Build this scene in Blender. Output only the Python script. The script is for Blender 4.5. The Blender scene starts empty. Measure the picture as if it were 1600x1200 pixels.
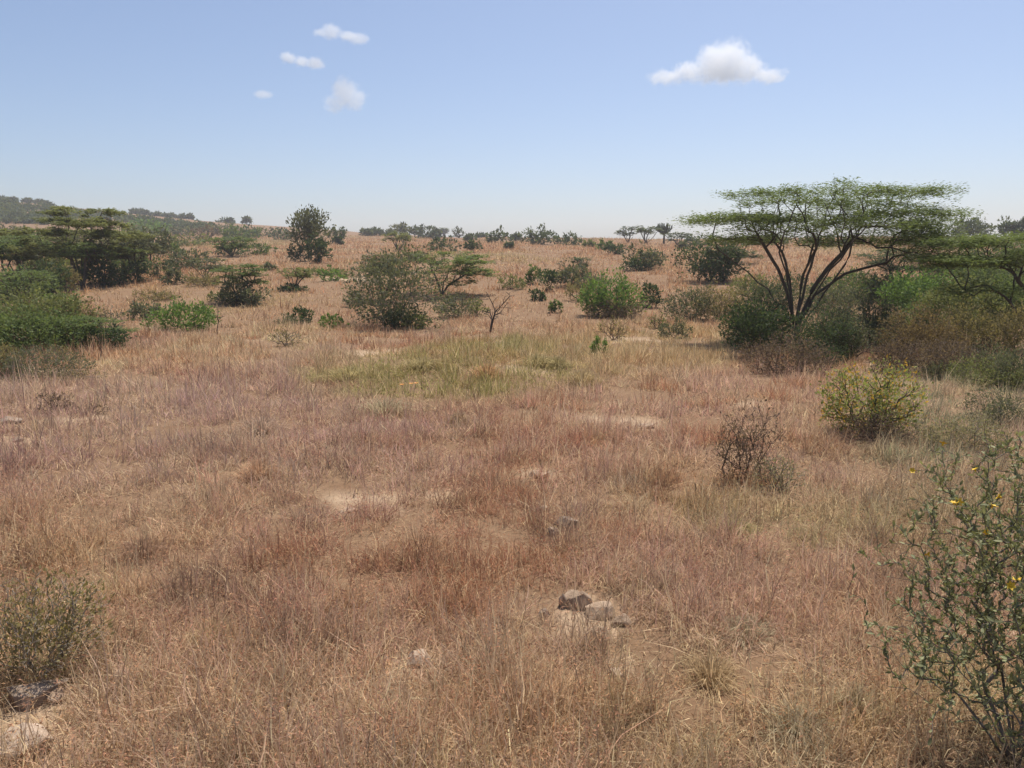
import bpy, math, random
import numpy as np
from mathutils import Vector, Matrix

# ------------------------------------------------------------------ camera, sky, sun, exposure
SC = bpy.context.scene
COL = SC.collection
FPX = 1208.0                      # focal length in pixels of a 1600 px wide picture
PITCH = math.atan(205.0 / FPX)
EYE = np.array([0.0, 0.0, 3.0])
cam_d = bpy.data.cameras.new('camera')
cam_d.sensor_width = 36.0
cam_d.lens = 36.0 * FPX / 1600.0
cam_d.clip_start = 0.1
cam_d.clip_end = 20000
cam = bpy.data.objects.new('camera', cam_d)
COL.objects.link(cam)
cam.location = EYE
cam.rotation_euler = (math.pi / 2 - PITCH, 0, 0)
SC.camera = cam

SUN_EL, SUN_AZ = math.radians(65), math.radians(26)   # azimuth clockwise from +Y
world = bpy.data.worlds.new('World')
SC.world = world
world.use_nodes = True
wn = world.node_tree
wn.nodes.clear()
sky = wn.nodes.new('ShaderNodeTexSky')
sky.sky_type = 'NISHITA'
sky.sun_disc = False
sky.sun_elevation = SUN_EL
sky.sun_rotation = SUN_AZ
sky.altitude = 1500
sky.air_density = 0.95
sky.dust_density = 5.5
sky.ozone_density = 3.0
bg = wn.nodes.new('ShaderNodeBackground')
bg.inputs['Strength'].default_value = 0.122
wo = wn.nodes.new('ShaderNodeOutputWorld')
wn.links.new(sky.outputs[0], bg.inputs[0])
wn.links.new(bg.outputs[0], wo.inputs[0])

sun_d = bpy.data.lights.new('sun', 'SUN')
sun_d.energy = 4.8
sun_d.angle = math.radians(0.53)
sun_d.color = (1.0, 0.95, 0.87)
sun = bpy.data.objects.new('sun', sun_d)
COL.objects.link(sun)
sdir = Vector((math.sin(SUN_AZ) * math.cos(SUN_EL), math.cos(SUN_AZ) * math.cos(SUN_EL), math.sin(SUN_EL)))
sun.rotation_euler = sdir.to_track_quat('Z', 'Y').to_euler()

vs = SC.view_settings
vs.view_transform = 'Standard'
vs.look = 'None'
vs.gamma = 1.0
vs.use_curve_mapping = False
vs.exposure = 0.18
cy = SC.cycles
cy.max_bounces = 20
cy.diffuse_bounces = 2
cy.glossy_bounces = 2
cy.transmission_bounces = 4
cy.transparent_max_bounces = 8
cy.volume_bounces = 16
cy.use_denoising = True
cy.denoiser = 'OPENIMAGEDENOISE'
cy.denoising_input_passes = 'RGB_ALBEDO_NORMAL'
cy.denoising_prefilter = 'ACCURATE'
cy.use_adaptive_sampling = False
cy.sample_clamp_indirect = 6.0
SC.render.filter_size = 1.5

# ------------------------------------------------------------------ numeric helpers
def vnoise(x, y, seed=0):
    x = np.asarray(x, float); y = np.asarray(y, float)
    xi = np.floor(x).astype(np.int64); yi = np.floor(y).astype(np.int64)
    fx = x - xi; fy = y - yi
    fx = fx * fx * (3 - 2 * fx); fy = fy * fy * (3 - 2 * fy)
    def hsh(i, j):
        n = (i * 374761393 + j * 668265263 + seed * 1442695041) & 0x7fffffff
        n = ((n ^ (n >> 13)) * 1274126177) & 0x7fffffff
        n = (n ^ (n >> 16)) & 0xffff
        return n / 65535.0
    a = hsh(xi, yi); b = hsh(xi + 1, yi); c = hsh(xi, yi + 1); d = hsh(xi + 1, yi + 1)
    return (a * (1 - fx) + b * fx) * (1 - fy) + (c * (1 - fx) + d * fx) * fy

def fbm(x, y, seed=0, octaves=4):
    s = 0; a = 0.5; t = 0
    for o in range(octaves):
        s = s + a * vnoise(x * 2 ** o, y * 2 ** o, seed + o * 17); t += a; a *= 0.5
    return s / t

def sstep(a, b, x):
    t = np.clip((x - a) / (b - a), 0, 1)
    return t * t * (3 - 2 * t)

KY = [-3000, 0, 15, 27, 40, 60, 90, 140, 200, 240, 300, 3000]
KZ = [0, 0, -0.05, -0.3, -0.75, 0.25, 1.9, 3.75, 5.5, 7.0, 7.6, 7.6]
def ground_z(x, y):
    x = np.asarray(x, float); y = np.asarray(y, float)
    z = np.interp(y, KY, KZ)
    # smooth the knots a little
    z = 0.5 * z + 0.25 * (np.interp(y - 6, KY, KZ) + np.interp(y + 6, KY, KZ))
    z = z - np.interp(0, KY, KZ) * 0
    ang = x / np.maximum(y, 30)
    hx = np.interp(ang * 500, [-900, -600, -330, -248, -165, -83, 0, 120], [42, 38, 29, 20, 12.5, 6.5, 3, 1.0])
    hill = hx * sstep(210, 520, y) * (1 - 0.75 * sstep(540, 1100, y))
    z = z + hill
    far = sstep(8, 60, np.hypot(x, y))
    z = z + (fbm(x / 14, y / 14, 3, 3) - 0.5) * 0.5 * far * (0.3 + 0.7 * sstep(20, 80, y))
    z = z + (fbm(x / 60 + 9, y / 60, 8, 3) - 0.5) * 2.2 * sstep(90, 260, y)
    z = z + 0.42 * np.exp(-((x + 1.2) / 4.2) ** 2 - ((y - 21.0) / 3.2) ** 2)
    z = z + (fbm(x / 1.7, y / 1.7, 5, 3) - 0.5) * 0.10
    return z

CP, SP = math.cos(PITCH), math.sin(PITCH)
FWD = np.array([0, CP, -SP]); UPV = np.array([0, SP, CP]); RGT = np.array([1.0, 0, 0])
def ray(px, py):
    return FWD + RGT * ((px - 800) / FPX) + UPV * ((600 - py) / FPX)
TS = np.concatenate([np.arange(2, 40, 0.02), np.arange(40, 140, 0.1), np.arange(140, 900, 0.5)])
def at(px, py):
    """the point of the ground seen at a pixel of the photograph, and its depth"""
    d = ray(px, py)
    P = EYE[None] + TS[:, None] * d[None]
    below = P[:, 2] < ground_z(P[:, 0], P[:, 1])
    i = int(np.argmax(below)) if below.any() else int(np.argmin(P[:, 2] - ground_z(P[:, 0], P[:, 1])))
    p = P[i].copy(); p[2] = float(ground_z(p[0], p[1]))
    return p, TS[i]
def at_depth(px, py, t):
    return EYE + t * ray(px, py)

# ------------------------------------------------------------------ mesh builder
class MB:
    def __init__(self):
        self.v = []; self.q = []; self.t = []; self.n = 0; self.tint = []; self.hue = []
    def add(self, V, Q=None, T=None, tint=0.5, hue=0.5):
        V = np.asarray(V, float).reshape(-1, 3)
        if Q is not None and len(Q): self.q.append(np.asarray(Q, np.int64).reshape(-1, 4) + self.n)
        if T is not None and len(T): self.t.append(np.asarray(T, np.int64).reshape(-1, 3) + self.n)
        self.v.append(V); self.n += len(V)
        self.tint.append(np.broadcast_to(np.asarray(tint, float), (len(V),)).copy())
        self.hue.append(np.broadcast_to(np.asarray(hue, float), (len(V),)).copy())
    def tube(self, P, R, k=5, tint=0.5):
        P = np.asarray(P, float); R = np.asarray(R, float)
        n = len(P)
        if n < 2: return
        T = np.gradient(P, axis=0)
        T /= np.maximum(np.linalg.norm(T, axis=1, keepdims=True), 1e-9)
        ref = np.where(np.abs(T[:, 2:3]) > 0.9, np.array([[1.0, 0, 0]]), np.array([[0, 0, 1.0]]))
        A = np.cross(T, ref); A /= np.maximum(np.linalg.norm(A, axis=1, keepdims=True), 1e-9)
        B = np.cross(T, A)
        a = np.arange(k) * 2 * math.pi / k
        V = P[:, None] + R[:, None, None] * (np.cos(a)[None, :, None] * A[:, None] + np.sin(a)[None, :, None] * B[:, None])
        i = np.arange(n - 1)[:, None] * k; j = np.arange(k)[None]; j2 = (j + 1) % k
        Q = np.stack([i + j, i + j2, i + k + j2, i + k + j], -1).reshape(-1, 4)
        T3 = []
        if k >= 3:
            T3 = [(0, b + 1, b) for b in range(1, k - 1)] + [((n - 1) * k, (n - 1) * k + b, (n - 1) * k + b + 1) for b in range(1, k - 1)]
        self.add(V.reshape(-1, 3), Q, T3, tint)
    def leaves(self, P, D, N, L, W, tint, hue=0.5, fold=0.15):
        """rhombic leaves: base P, direction D, face normal N"""
        n = len(P)
        if n == 0: return
        D = D / np.maximum(np.linalg.norm(D, axis=1, keepdims=True), 1e-9)
        S = np.cross(D, N); S /= np.maximum(np.linalg.norm(S, axis=1, keepdims=True), 1e-9)
        N2 = np.cross(S, D)
        L = np.broadcast_to(L, (n,))[:, None]; W = np.broadcast_to(W, (n,))[:, None]
        V = np.stack([P, P + D * L * 0.45 + S * W * 0.5 + N2 * W * fold, P + D * L, P + D * L * 0.45 - S * W * 0.5 + N2 * W * fold], 1)
        Q = (np.arange(n)[:, None] * 4 + np.arange(4)[None])
        self.add(V.reshape(-1, 3), Q, None, np.repeat(np.broadcast_to(tint, (n,)), 4), np.repeat(np.broadcast_to(hue, (n,)), 4))
    def mesh(self, name, smooth=False):
        me = bpy.data.meshes.new(name)
        V = np.concatenate(self.v) if self.v else np.zeros((0, 3))
        me.vertices.add(len(V)); me.vertices.foreach_set('co', V.astype(np.float32).ravel())
        loops = []; starts = []; cnt = 0
        if self.q:
            Q = np.concatenate(self.q); loops.append(Q.ravel()); starts.append(cnt + np.arange(len(Q)) * 4); cnt += Q.size
        if self.t:
            T = np.concatenate(self.t); loops.append(T.ravel()); starts.append(cnt + np.arange(len(T)) * 3); cnt += T.size
        if loops:
            L = np.concatenate(loops); S = np.concatenate(starts)
            me.loops.add(len(L)); me.loops.foreach_set('vertex_index', L.astype(np.int32))
            me.polygons.add(len(S)); me.polygons.foreach_set('loop_start', S.astype(np.int32))
        a = me.attributes.new('tint', 'FLOAT', 'POINT'); a.data.foreach_set('value', np.concatenate(self.tint).astype(np.float32))
        a = me.attributes.new('hue', 'FLOAT', 'POINT'); a.data.foreach_set('value', np.concatenate(self.hue).astype(np.float32))
        me.update(calc_edges=True); me.validate()
        if smooth: me.polygons.foreach_set('use_smooth', [True] * len(me.polygons))
        return me
    def build(self, name, mat, parent=None, smooth=False):
        o = bpy.data.objects.new(name, self.mesh(name, smooth))
        o.data.materials.append(mat)
        COL.objects.link(o)
        if parent is not None: o.parent = parent
        return o

def tag(o, label=None, cat=None, group=None, kind=None):
    if label: o['label'] = label
    if cat: o['category'] = cat
    if group: o['group'] = group
    if kind: o['kind'] = kind
    return o
def empty(name, loc):
    o = bpy.data.objects.new(name, None); COL.objects.link(o); o.location = loc; o.empty_display_size = 0.2
    return o

# ------------------------------------------------------------------ materials
MATS = {}
def nodes(name):
    m = bpy.data.materials.new(name); m.use_nodes = True
    nt = m.node_tree; nt.nodes.clear()
    out = nt.nodes.new('ShaderNodeOutputMaterial')
    return m, nt, out
def attr(nt, name, typ='GEOMETRY'):
    a = nt.nodes.new('ShaderNodeAttribute'); a.attribute_type = typ; a.attribute_name = name
    return a
def math_node(nt, op, a, b=None):
    n = nt.nodes.new('ShaderNodeMath'); n.operation = op
    for i, v in enumerate((a, b)):
        if v is None: continue
        if isinstance(v, (int, float)): n.inputs[i].default_value = v
        else: nt.links.new(v, n.inputs[i])
    return n.outputs[0]
def mixc(nt, f, a, b, mode='MIX'):
    n = nt.nodes.new('ShaderNodeMix'); n.data_type = 'RGBA'; n.blend_type = mode
    for i, v in ((0, f), (6, a), (7, b)):
        if isinstance(v, (int, float)): n.inputs[i].default_value = v
        elif isinstance(v, tuple): n.inputs[i].default_value = (*v[:3], 1)
        else: nt.links.new(v, n.inputs[i])
    return n.outputs[2]
def noise(nt, vec, scale, detail=4, rough=0.55):
    n = nt.nodes.new('ShaderNodeTexNoise'); n.inputs['Scale'].default_value = scale
    n.inputs['Detail'].default_value = detail; n.inputs['Roughness'].default_value = rough
    if vec is not None: nt.links.new(vec, n.inputs['Vector'])
    return n
def foliage_mat(key, a, b, trans=0.4, c=None, rough=0.7, spec=0.12):
    """leaf colour runs from a to b leaf by leaf; a share of the leaves take colour c"""
    if key in MATS: return MATS[key]
    m, nt, out = nodes(key)
    t = attr(nt, 'tint'); h = attr(nt, 'hue')
    col = mixc(nt, t.outputs['Fac'], a, b)
    if c is not None:
        f = math_node(nt, 'GREATER_THAN', h.outputs['Fac'], 0.80)
        col = mixc(nt, f, col, c)
    pr = nt.nodes.new('ShaderNodeBsdfPrincipled'); pr.inputs['Roughness'].default_value = rough
    pr.inputs['Specular IOR Level'].default_value = spec
    nt.links.new(col, pr.inputs['Base Color'])
    tr = nt.nodes.new('ShaderNodeBsdfTranslucent')
    tc = mixc(nt, 1.0, col, (1.1, 1.1, 0.65), 'MULTIPLY')
    nt.links.new(tc, tr.inputs['Color'])
    mx = nt.nodes.new('ShaderNodeMixShader'); mx.inputs[0].default_value = trans
    nt.links.new(pr.outputs[0], mx.inputs[1]); nt.links.new(tr.outputs[0], mx.inputs[2])
    nt.links.new(mx.outputs[0], out.inputs[0])
    MATS[key] = m
    return m
def bark_mat(key, a, b, scale=9.0):
    if key in MATS: return MATS[key]
    m, nt, out = nodes(key)
    tc = nt.nodes.new('ShaderNodeTexCoord')
    mp = nt.nodes.new('ShaderNodeMapping'); mp.inputs['Scale'].default_value = (1, 1, 0.3)
    nt.links.new(tc.outputs['Object'], mp.inputs[0])
    n = noise(nt, mp.outputs[0], scale, 6)
    pr = nt.nodes.new('ShaderNodeBsdfPrincipled'); pr.inputs['Roughness'].default_value = 0.9
    pr.inputs['Specular IOR Level'].default_value = 0.15
    nt.links.new(mixc(nt, n.outputs[0], a, b), pr.inputs['Base Color'])
    bp = nt.nodes.new('ShaderNodeBump'); bp.inputs['Strength'].default_value = 0.6; bp.inputs['Distance'].default_value = 0.03
    nt.links.new(n.outputs[0], bp.inputs['Height']); nt.links.new(bp.outputs[0], pr.inputs['Normal'])
    nt.links.new(pr.outputs[0], out.inputs[0])
    MATS[key] = m
    return m
def rock_mat(key, a, b):
    if key in MATS: return MATS[key]
    m, nt, out = nodes(key)
    tc = nt.nodes.new('ShaderNodeTexCoord')
    n = noise(nt, tc.outputs['Object'], 7, 8, 0.65)
    n2 = noise(nt, tc.outputs['Object'], 30, 6, 0.7)
    pr = nt.nodes.new('ShaderNodeBsdfPrincipled'); pr.inputs['Roughness'].default_value = 0.95
    pr.inputs['Specular IOR Level'].default_value = 0.15
    cr = nt.nodes.new('ShaderNodeMapRange'); cr.inputs[1].default_value = 0.35; cr.inputs[2].default_value = 0.65
    nt.links.new(n.outputs[0], cr.inputs[0])
    c = mixc(nt, cr.outputs[0], a, b)
    c = mixc(nt, 0.35, c, n2.outputs[0], 'OVERLAY')
    nt.links.new(c, pr.inputs['Base Color'])
    bp = nt.nodes.new('ShaderNodeBump'); bp.inputs['Strength'].default_value = 0.8; bp.inputs['Distance'].default_value = 0.02
    nt.links.new(n2.outputs[0], bp.inputs['Height']); nt.links.new(bp.outputs[0], pr.inputs['Normal'])
    nt.links.new(pr.outputs[0], out.inputs[0])
    MATS[key] = m
    return m

BARK = bark_mat('bark_dark', (0.040, 0.032, 0.026), (0.15, 0.12, 0.095))
TWIG = bark_mat('twig_grey', (0.10, 0.085, 0.07), (0.25, 0.21, 0.17), 20)
TWIGB = bark_mat('twig_brown', (0.07, 0.045, 0.035), (0.17, 0.11, 0.085), 20)
TWIGP = bark_mat('twig_pale', (0.20, 0.165, 0.125), (0.40, 0.34, 0.27), 20)
PAL = {
    'green':  ((0.080, 0.115, 0.042), (0.195, 0.240, 0.095)),
    'bright': ((0.080, 0.145, 0.034), (0.200, 0.290, 0.085)),
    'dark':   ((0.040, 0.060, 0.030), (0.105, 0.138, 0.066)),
    'olive':  ((0.125, 0.140, 0.056), (0.260, 0.270, 0.115)),
    'grey':   ((0.085, 0.094, 0.055), (0.200, 0.205, 0.130)),
    'khaki':  ((0.170, 0.140, 0.066), (0.340, 0.280, 0.140)),
    'brown':  ((0.110, 0.078, 0.060), (0.240, 0.172, 0.132)),
    'russet': ((0.150, 0.108, 0.058), (0.290, 0.205, 0.115)),
    'pale':   ((0.210, 0.185, 0.110), (0.390, 0.345, 0.220)),
    'acacia': ((0.095, 0.132, 0.044), (0.235, 0.280, 0.105)),
    'far':    ((0.062, 0.082, 0.046), (0.140, 0.165, 0.085)),
}
def pal(k):
    a, b = PAL[k]
    return foliage_mat('leaf_' + k, a, b)

# ------------------------------------------------------------------ growing plants
def grow(targets, init, rng, bf=0.35, seg=0.25, lift=0.12, jit=0.04):
    """join targets to a skeleton: each goes to the node that costs least wire plus a share of the way to the root"""
    pos = [np.asarray(p, float) for p, _ in init]; par = [q for _, q in init]
    plen = []
    for p, q in zip(pos, par):
        plen.append(0.0 if q < 0 else plen[q] + np.linalg.norm(p - pos[q]))
    cap = len(pos) + len(targets) * 40
    PA = np.zeros((cap, 3)); PL = np.zeros(cap)
    PA[:len(pos)] = pos; PL[:len(pos)] = plen
    n = len(pos); tips = []
    T = np.asarray(targets, float)
    order = np.argsort(np.linalg.norm(T - PA[0], axis=1))
    for ti in order:
        t = T[ti]
        d = np.linalg.norm(PA[:n] - t, axis=1)
        c = d + bf * PL[:n] + 0.6 * np.maximum(PA[:n, 2] - t[2], 0)
        i = int(np.argmin(c)); p = PA[i].copy(); dist = d[i]
        m = min(30, max(2, int(dist / seg) + 1))
        last = i
        side = rng.normal(0, jit * dist, 3)
        for k in range(1, m + 1):
            u = k / m
            q = p + (t - p) * u + np.array([0, 0, lift * dist]) * math.sin(math.pi * u) + side * math.sin(math.pi * u)
            if k < m: q = q + rng.normal(0, jit * dist / m, 3)
            PA[n] = q; PL[n] = PL[last] + np.linalg.norm(q - PA[last]); par.append(last); last = n; n += 1
        tips.append(last)
    return PA[:n].copy(), par, tips

def tubes(mb, PA, par, tips, r_tip, power=0.48, kmax=6, base_flare=1.0):
    n = len(PA); cnt = np.zeros(n)
    kids = [[] for _ in range(n)]
    for i in range(n):
        if par[i] >= 0: kids[par[i]].append(i)
    for i in range(n - 1, -1, -1):
        cnt[i] = max(1.0, cnt[i])
        if par[i] >= 0: cnt[par[i]] += cnt[i]
    R = r_tip * cnt ** power
    stack = [(i, None) for i in range(n) if par[i] < 0]
    while stack:
        i, start = stack.pop()
        chain = ([start] if start is not None else []) + [i]
        while kids[chain[-1]]:
            ks = sorted(kids[chain[-1]], key=lambda k: -cnt[k])
            for k in ks[1:]: stack.append((k, chain[-1]))
            chain.append(ks[0])
        rr = R[chain].copy()
        if start is not None: rr[0] = rr[1]
        rmax = rr.max()
        k = 3 if rmax < r_tip * 2.2 else (4 if rmax < r_tip * 5 else kmax)
        mb.tube(PA[chain], rr, k, 0.5)
    return R

def umbrella_targets(W, H, rng, n, tiers=None, D=None):
    """points on thin flat tiers; a tier is (x, z, half width, thickness, share, y offset)"""
    if tiers is None:
        w = W / 2
        tiers = [(rng.uniform(-.15, .15) * w, 0.97 * H, 0.55 * w, 0.03 * H, 1.0, rng.uniform(-.2, .2) * w),
                 (rng.uniform(-.12, .12) * w, 0.88 * H, 0.88 * w, 0.04 * H, 1.8, 0)]
        for k in range(5):
            a = rng.uniform(-1, 1)
            tiers.append((a * 0.55 * w, rng.uniform(0.55 if H > .5 * W else .32, 0.80) * H, rng.uniform(.32, .5) * w, 0.05 * H, 0.8, rng.uniform(-.5, .5) * w))
    tot = sum(t[4] for t in tiers); out = []; tid = []
    for k, (x, z, hw, th, s, yo) in enumerate(tiers):
        m = max(3, int(n * s / tot))
        r = np.sqrt(rng.uniform(0, 1, m)); a = rng.uniform(0, 2 * math.pi, m)
        X = x + hw * r * np.cos(a); Y = yo + hw * 0.85 * r * np.sin(a)
        Z = z - th * 0.8 * r ** 2 + rng.normal(0, th * 0.55, m)
        out.append(np.stack([X, Y, Z], 1)); tid += [k] * m
    return np.concatenate(out)

def acacia_leaves(mb, tips, axis, rng, leaf, per, spray, thick):
    """flat feathery sprays round each twig end"""
    n = len(tips); K = 4
    az0 = np.arctan2(tips[:, 1] - axis[1], tips[:, 0] - axis[0])
    az = az0[:, None] + rng.normal(0, 1.0, (n, K))
    m = max(2, per // K)
    u = rng.uniform(0, 1, (n, K, m)) ** 0.8
    ls = spray * rng.uniform(0.5, 1.25, (n, K, 1))
    dx = np.cos(az)[..., None]; dy = np.sin(az)[..., None]
    lat = rng.normal(0, 0.10 * spray, (n, K, m))
    X = tips[:, 0][:, None, None] + dx * u * ls - dy * lat
    Y = tips[:, 1][:, None, None] + dy * u * ls + dx * lat
    Z = tips[:, 2][:, None, None] + rng.normal(0, thick, (n, K, m)) + rng.normal(0, thick * 1.2, (n, K, 1)) * u
    P = np.stack([X, Y, Z], -1).reshape(-1, 3)
    a2 = (az[..., None] + rng.normal(0, 0.7, (n, K, m))).ravel()
    Dv = np.stack([np.cos(a2), np.sin(a2), rng.normal(0.0, 0.18, len(a2))], 1)
    N = np.stack([rng.normal(0, .45, len(a2)), rng.normal(0, .45, len(a2)), np.ones(len(a2))], 1)
    L = leaf * rng.uniform(0.6, 1.5, len(a2)); W = L * rng.uniform(0.22, 0.42, len(a2))
    tip_t = np.repeat(rng.uniform(0, 1, n), K * m)
    mb.leaves(P, Dv, N, L, W, np.clip(0.45 * tip_t + 0.55 * rng.uniform(0, 1, len(a2)), 0, 1), rng.uniform(0, 1, len(a2)))

def lumpy_targets(W, H, rng, n, flat=0.0, D=None, z0=0.05):
    """points on the skins of several lobes that make up an uneven bush"""
    D = D or W * 0.85
    nl = rng.integers(6, 10); out = []
    for k in range(nl):
        a = rng.uniform(0, 2 * math.pi); r = rng.uniform(0.15, 0.62)
        cx = 0.5 * W * r * math.cos(a); cy = 0.5 * D * r * math.sin(a)
        top = H * (1.0 - 0.45 * r ** 1.6 - rng.uniform(0, 0.25))
        if k == 0: cx, cy, top = rng.uniform(-.15, .15) * W, 0, H
        lr = np.array([0.5 * W * (1.05 - r) * rng.uniform(.6, .9), 0.5 * D * (1.05 - r) * rng.uniform(.6, .9), 0])
        lr[2] = min(top * 0.5 * (1 - flat * .5), max(0.35 * H, lr[0])); cz = top - lr[2]
        m = n // nl + 1
        v = rng.normal(0, 1, (m, 3)); v /= np.linalg.norm(v, axis=1, keepdims=True)
        q = np.array([cx, cy, cz]) + v * lr * (rng.uniform(0.45, 1.02, (m, 1)) ** 0.6)
        out.append(q)
    T = np.concatenate(out)
    for ax, full in ((0, W * .92), (1, D * .92)):
        lo, hi = np.quantile(T[:, ax], .02), np.quantile(T[:, ax], .98)
        T[:, ax] = (T[:, ax] - (lo + hi) / 2) * full / (hi - lo)
    T[:, 2] *= H * .97 / np.quantile(T[:, 2], .985)
    T[:, 2] = np.maximum(T[:, 2], z0 * H + rng.uniform(0, 0.08 * H, len(T)))
    return T

def bush_leaves(mb, tips, centre, rng, leaf, per, ball, elong=0.5, up=0.25):
    n = len(tips)
    P = np.repeat(tips, per, 0) + rng.normal(0, ball, (n * per, 3))
    P[:, 2] = np.maximum(P[:, 2], 0.01)
    out = P - centre
    out /= np.maximum(np.linalg.norm(out, axis=1, keepdims=True), 1e-6)
    Dv = out * 0.6 + rng.normal(0, .6, P.shape) + np.array([0, 0, up])
    N = out * 0.5 + rng.normal(0, .6, P.shape) + np.array([0, 0, 0.5])
    L = leaf * rng.uniform(0.55, 1.4, len(P)); W = L * elong * rng.uniform(0.6, 1.3, len(P))
    tt = np.repeat(rng.uniform(0, 1, n), per)
    mb.leaves(P, Dv, N, L, W, np.clip(0.5 * tt + 0.5 * rng.uniform(0, 1, len(P)), 0, 1), rng.uniform(0, 1, len(P)))

COUNT = [0]
def plant(kind, px, row, wpx, hpx, palette, label, cat='bush', name=None, group=None, dens=1.0, bark=None, tiers=None, init=None, depth=None, mat=None, leafpx=None):
    COUNT[0] += 1
    label = label.replace('picture edge', ('left' if px < 800 else 'right') + ' picture edge')
    rng = np.random.default_rng(1000 + COUNT[0] * 7)
    base, t = at(px, row) if depth is None else (None, depth)
    if base is None:
        base = at_depth(px, row, depth); base[2] = float(ground_z(base[0], base[1]))
    s = t / FPX
    W, H = wpx * s, hpx * s * 1.01
    pxm = t / 773.0                                   # metres in one pixel of the 1024 px picture
    names = {'umbrella': 'acacia_tree', 'bush': 'leafy_bush', 'round': 'round_tree', 'twiggy': 'twiggy_shrub', 'scrub': 'scrub_bush', 'bare': 'bare_tree'}
    root = empty(name or names[kind], base - np.array([0, 0, 0.03]))
    tag(root, label, cat, group)
    cr, wd = MB(), MB()
    area = wpx * hpx * 0.41
    mat = mat or pal(palette)
    bark = bark or BARK
    if kind == 'umbrella':
        leaf = max(0.07, (leafpx or 3.0) * pxm)
        nt_ = int(np.clip(area / 14, 45, 520)) if tiers is None else int(np.clip(area / 45, 150, 820))
        if tiers is not None: tiers = [((a - px) * s, (row - b) * s, c * s, d * s, e, f) for a, b, c, d, e, f in tiers]
        T = umbrella_targets(W, H, rng, nt_, tiers)
        if init is None:
            ns = int(rng.integers(5, 8)); init_n = [(np.zeros(3), -1)]
            for k in range(ns):
                a = 2 * math.pi * k / ns + rng.uniform(-.5, .5); l = rng.uniform(0.06, 0.22) * W
                p1 = np.array([math.cos(a) * l * .4, math.sin(a) * l * .4, 0.16 * H]); p2 = np.array([math.cos(a) * l, math.sin(a) * l, 0.40 * H])
                init_n.append((p1, 0)); init_n.append((p2, len(init_n) - 1))
        else:
            init_n = [(np.zeros(3), -1)]
            for line in init:
                prev = 0
                for j, (a, b, dy) in enumerate(line):
                    q = np.array([(a - px) * s, dy, (row - b) * s])
                    p0 = init_n[prev][0]
                    for u in (1 / 3, 2 / 3, 1.0):
                        w = rng.normal(0, 0.02, 3) * np.linalg.norm(q - p0) if u < 1 else 0
                        init_n.append((p0 + (q - p0) * u + w, prev)); prev = len(init_n) - 1
        PA, par, tips = grow(T, init_n, rng, 0.3, max(0.25, W / 18), 0.10, 0.05)
        tubes(wd, PA, par, tips, max(0.008, 0.24 * pxm), 0.42 if tiers is None else 0.46)
        spray = max(0.10 * W, 0.25) if tiers is None else 0.85
        per = int(np.clip(dens * 5.0 * area * pxm * pxm / (0.4 * leaf * leaf * len(tips)), 12, 140))
        acacia_leaves(cr, PA[tips], PA[0], rng, leaf, per, spray, max(0.012 * H, 0.5 * pxm))
    elif kind in ('bush', 'round'):
        leaf = max(0.06, (leafpx or 3.0) * pxm)
        nt_ = int(np.clip(area / 9, 40, 360))
        if kind == 'round':
            T = lumpy_targets(W, H * 0.7, rng, nt_); T[:, 2] = T[:, 2] + 0.3 * H
            init_n = [(np.zeros(3), -1), (np.array([0.02 * W, 0, 0.25 * H]), 0)]
        else:
            T = lumpy_targets(W, H, rng, nt_); init_n = [(np.zeros(3), -1)]
            for k in range(4):
                a = rng.uniform(0, 6.28); init_n.append((np.array([math.cos(a) * .1 * W, math.sin(a) * .1 * W, 0.2 * H]), 0))
        PA, par, tips = grow(T, init_n, rng, 0.25, max(0.2, W / 14), 0.06, 0.05)
        tubes(wd, PA, par, tips, max(0.005, 0.10 * pxm))
        per = int(np.clip(dens * 7.5 * area * pxm * pxm / (0.5 * leaf * leaf * len(tips)), 8, 90))
        bush_leaves(cr, PA[tips], np.array([0, 0, 0.35 * H]), rng, leaf, per, 0.055 * (W + H) / 2)
    elif kind in ('twiggy', 'scrub'):
        leaf = max(0.035, (leafpx or 2.2) * pxm)
        nt_ = int(np.clip(area / 6, 60, 420 if pxm > .012 else 900))
        T = lumpy_targets(W, H, rng, nt_)
        init_n = [(np.zeros(3), -1)]
        for k in range(6):
            a = rng.uniform(0, 6.28); init_n.append((np.array([math.cos(a) * .14 * W, math.sin(a) * .14 * W, 0.18 * H]), 0))
        PA, par, tips = grow(T, init_n, rng, 0.5, max(0.15, W / 14), 0.08, 0.08)
        tubes(wd, PA, par, tips, max(0.0022, (0.2 if kind == 'twiggy' else 0.13) * pxm), 0.34)
        f = 1.3 if kind == 'twiggy' else 4.5
        per = int(np.clip(dens * f * area * pxm * pxm / (0.4 * leaf * leaf * len(tips)), 3, 60))
        bush_leaves(cr, PA[tips], np.array([0, 0, 0.2 * H]), rng, leaf, per, 0.05 * (W + H) / 2, 0.42)
    elif kind == 'bare':
        init_n = [(np.zeros(3), -1)]
        for line in init:
            prev = 0
            for a, b, dy in line:
                q = np.array([(a - px) * s, dy, (row - b) * s])
                init_n.append((q, prev)); prev = len(init_n) - 1
        ends = np.array([p for p, _ in init_n[2:]])
        T = np.repeat(ends, 5, 0) + rng.normal(0, 0.11 * H, (len(ends) * 5, 3))
        T = T[T[:, 2] > 0.25 * H]
        PA, par, tips = grow(T, init_n, rng, 0.2, 0.1, 0.0, 0.1)
        tubes(wd, PA, par, tips, max(0.008, 0.28 * pxm), 0.42)
    wd.build('trunk' if kind in ('umbrella', 'round', 'bare') else 'stems', bark, root, True)
    if cr.n:
        cr.build('crown' if kind in ('umbrella', 'round') else 'foliage', mat, root)
    return root

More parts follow.
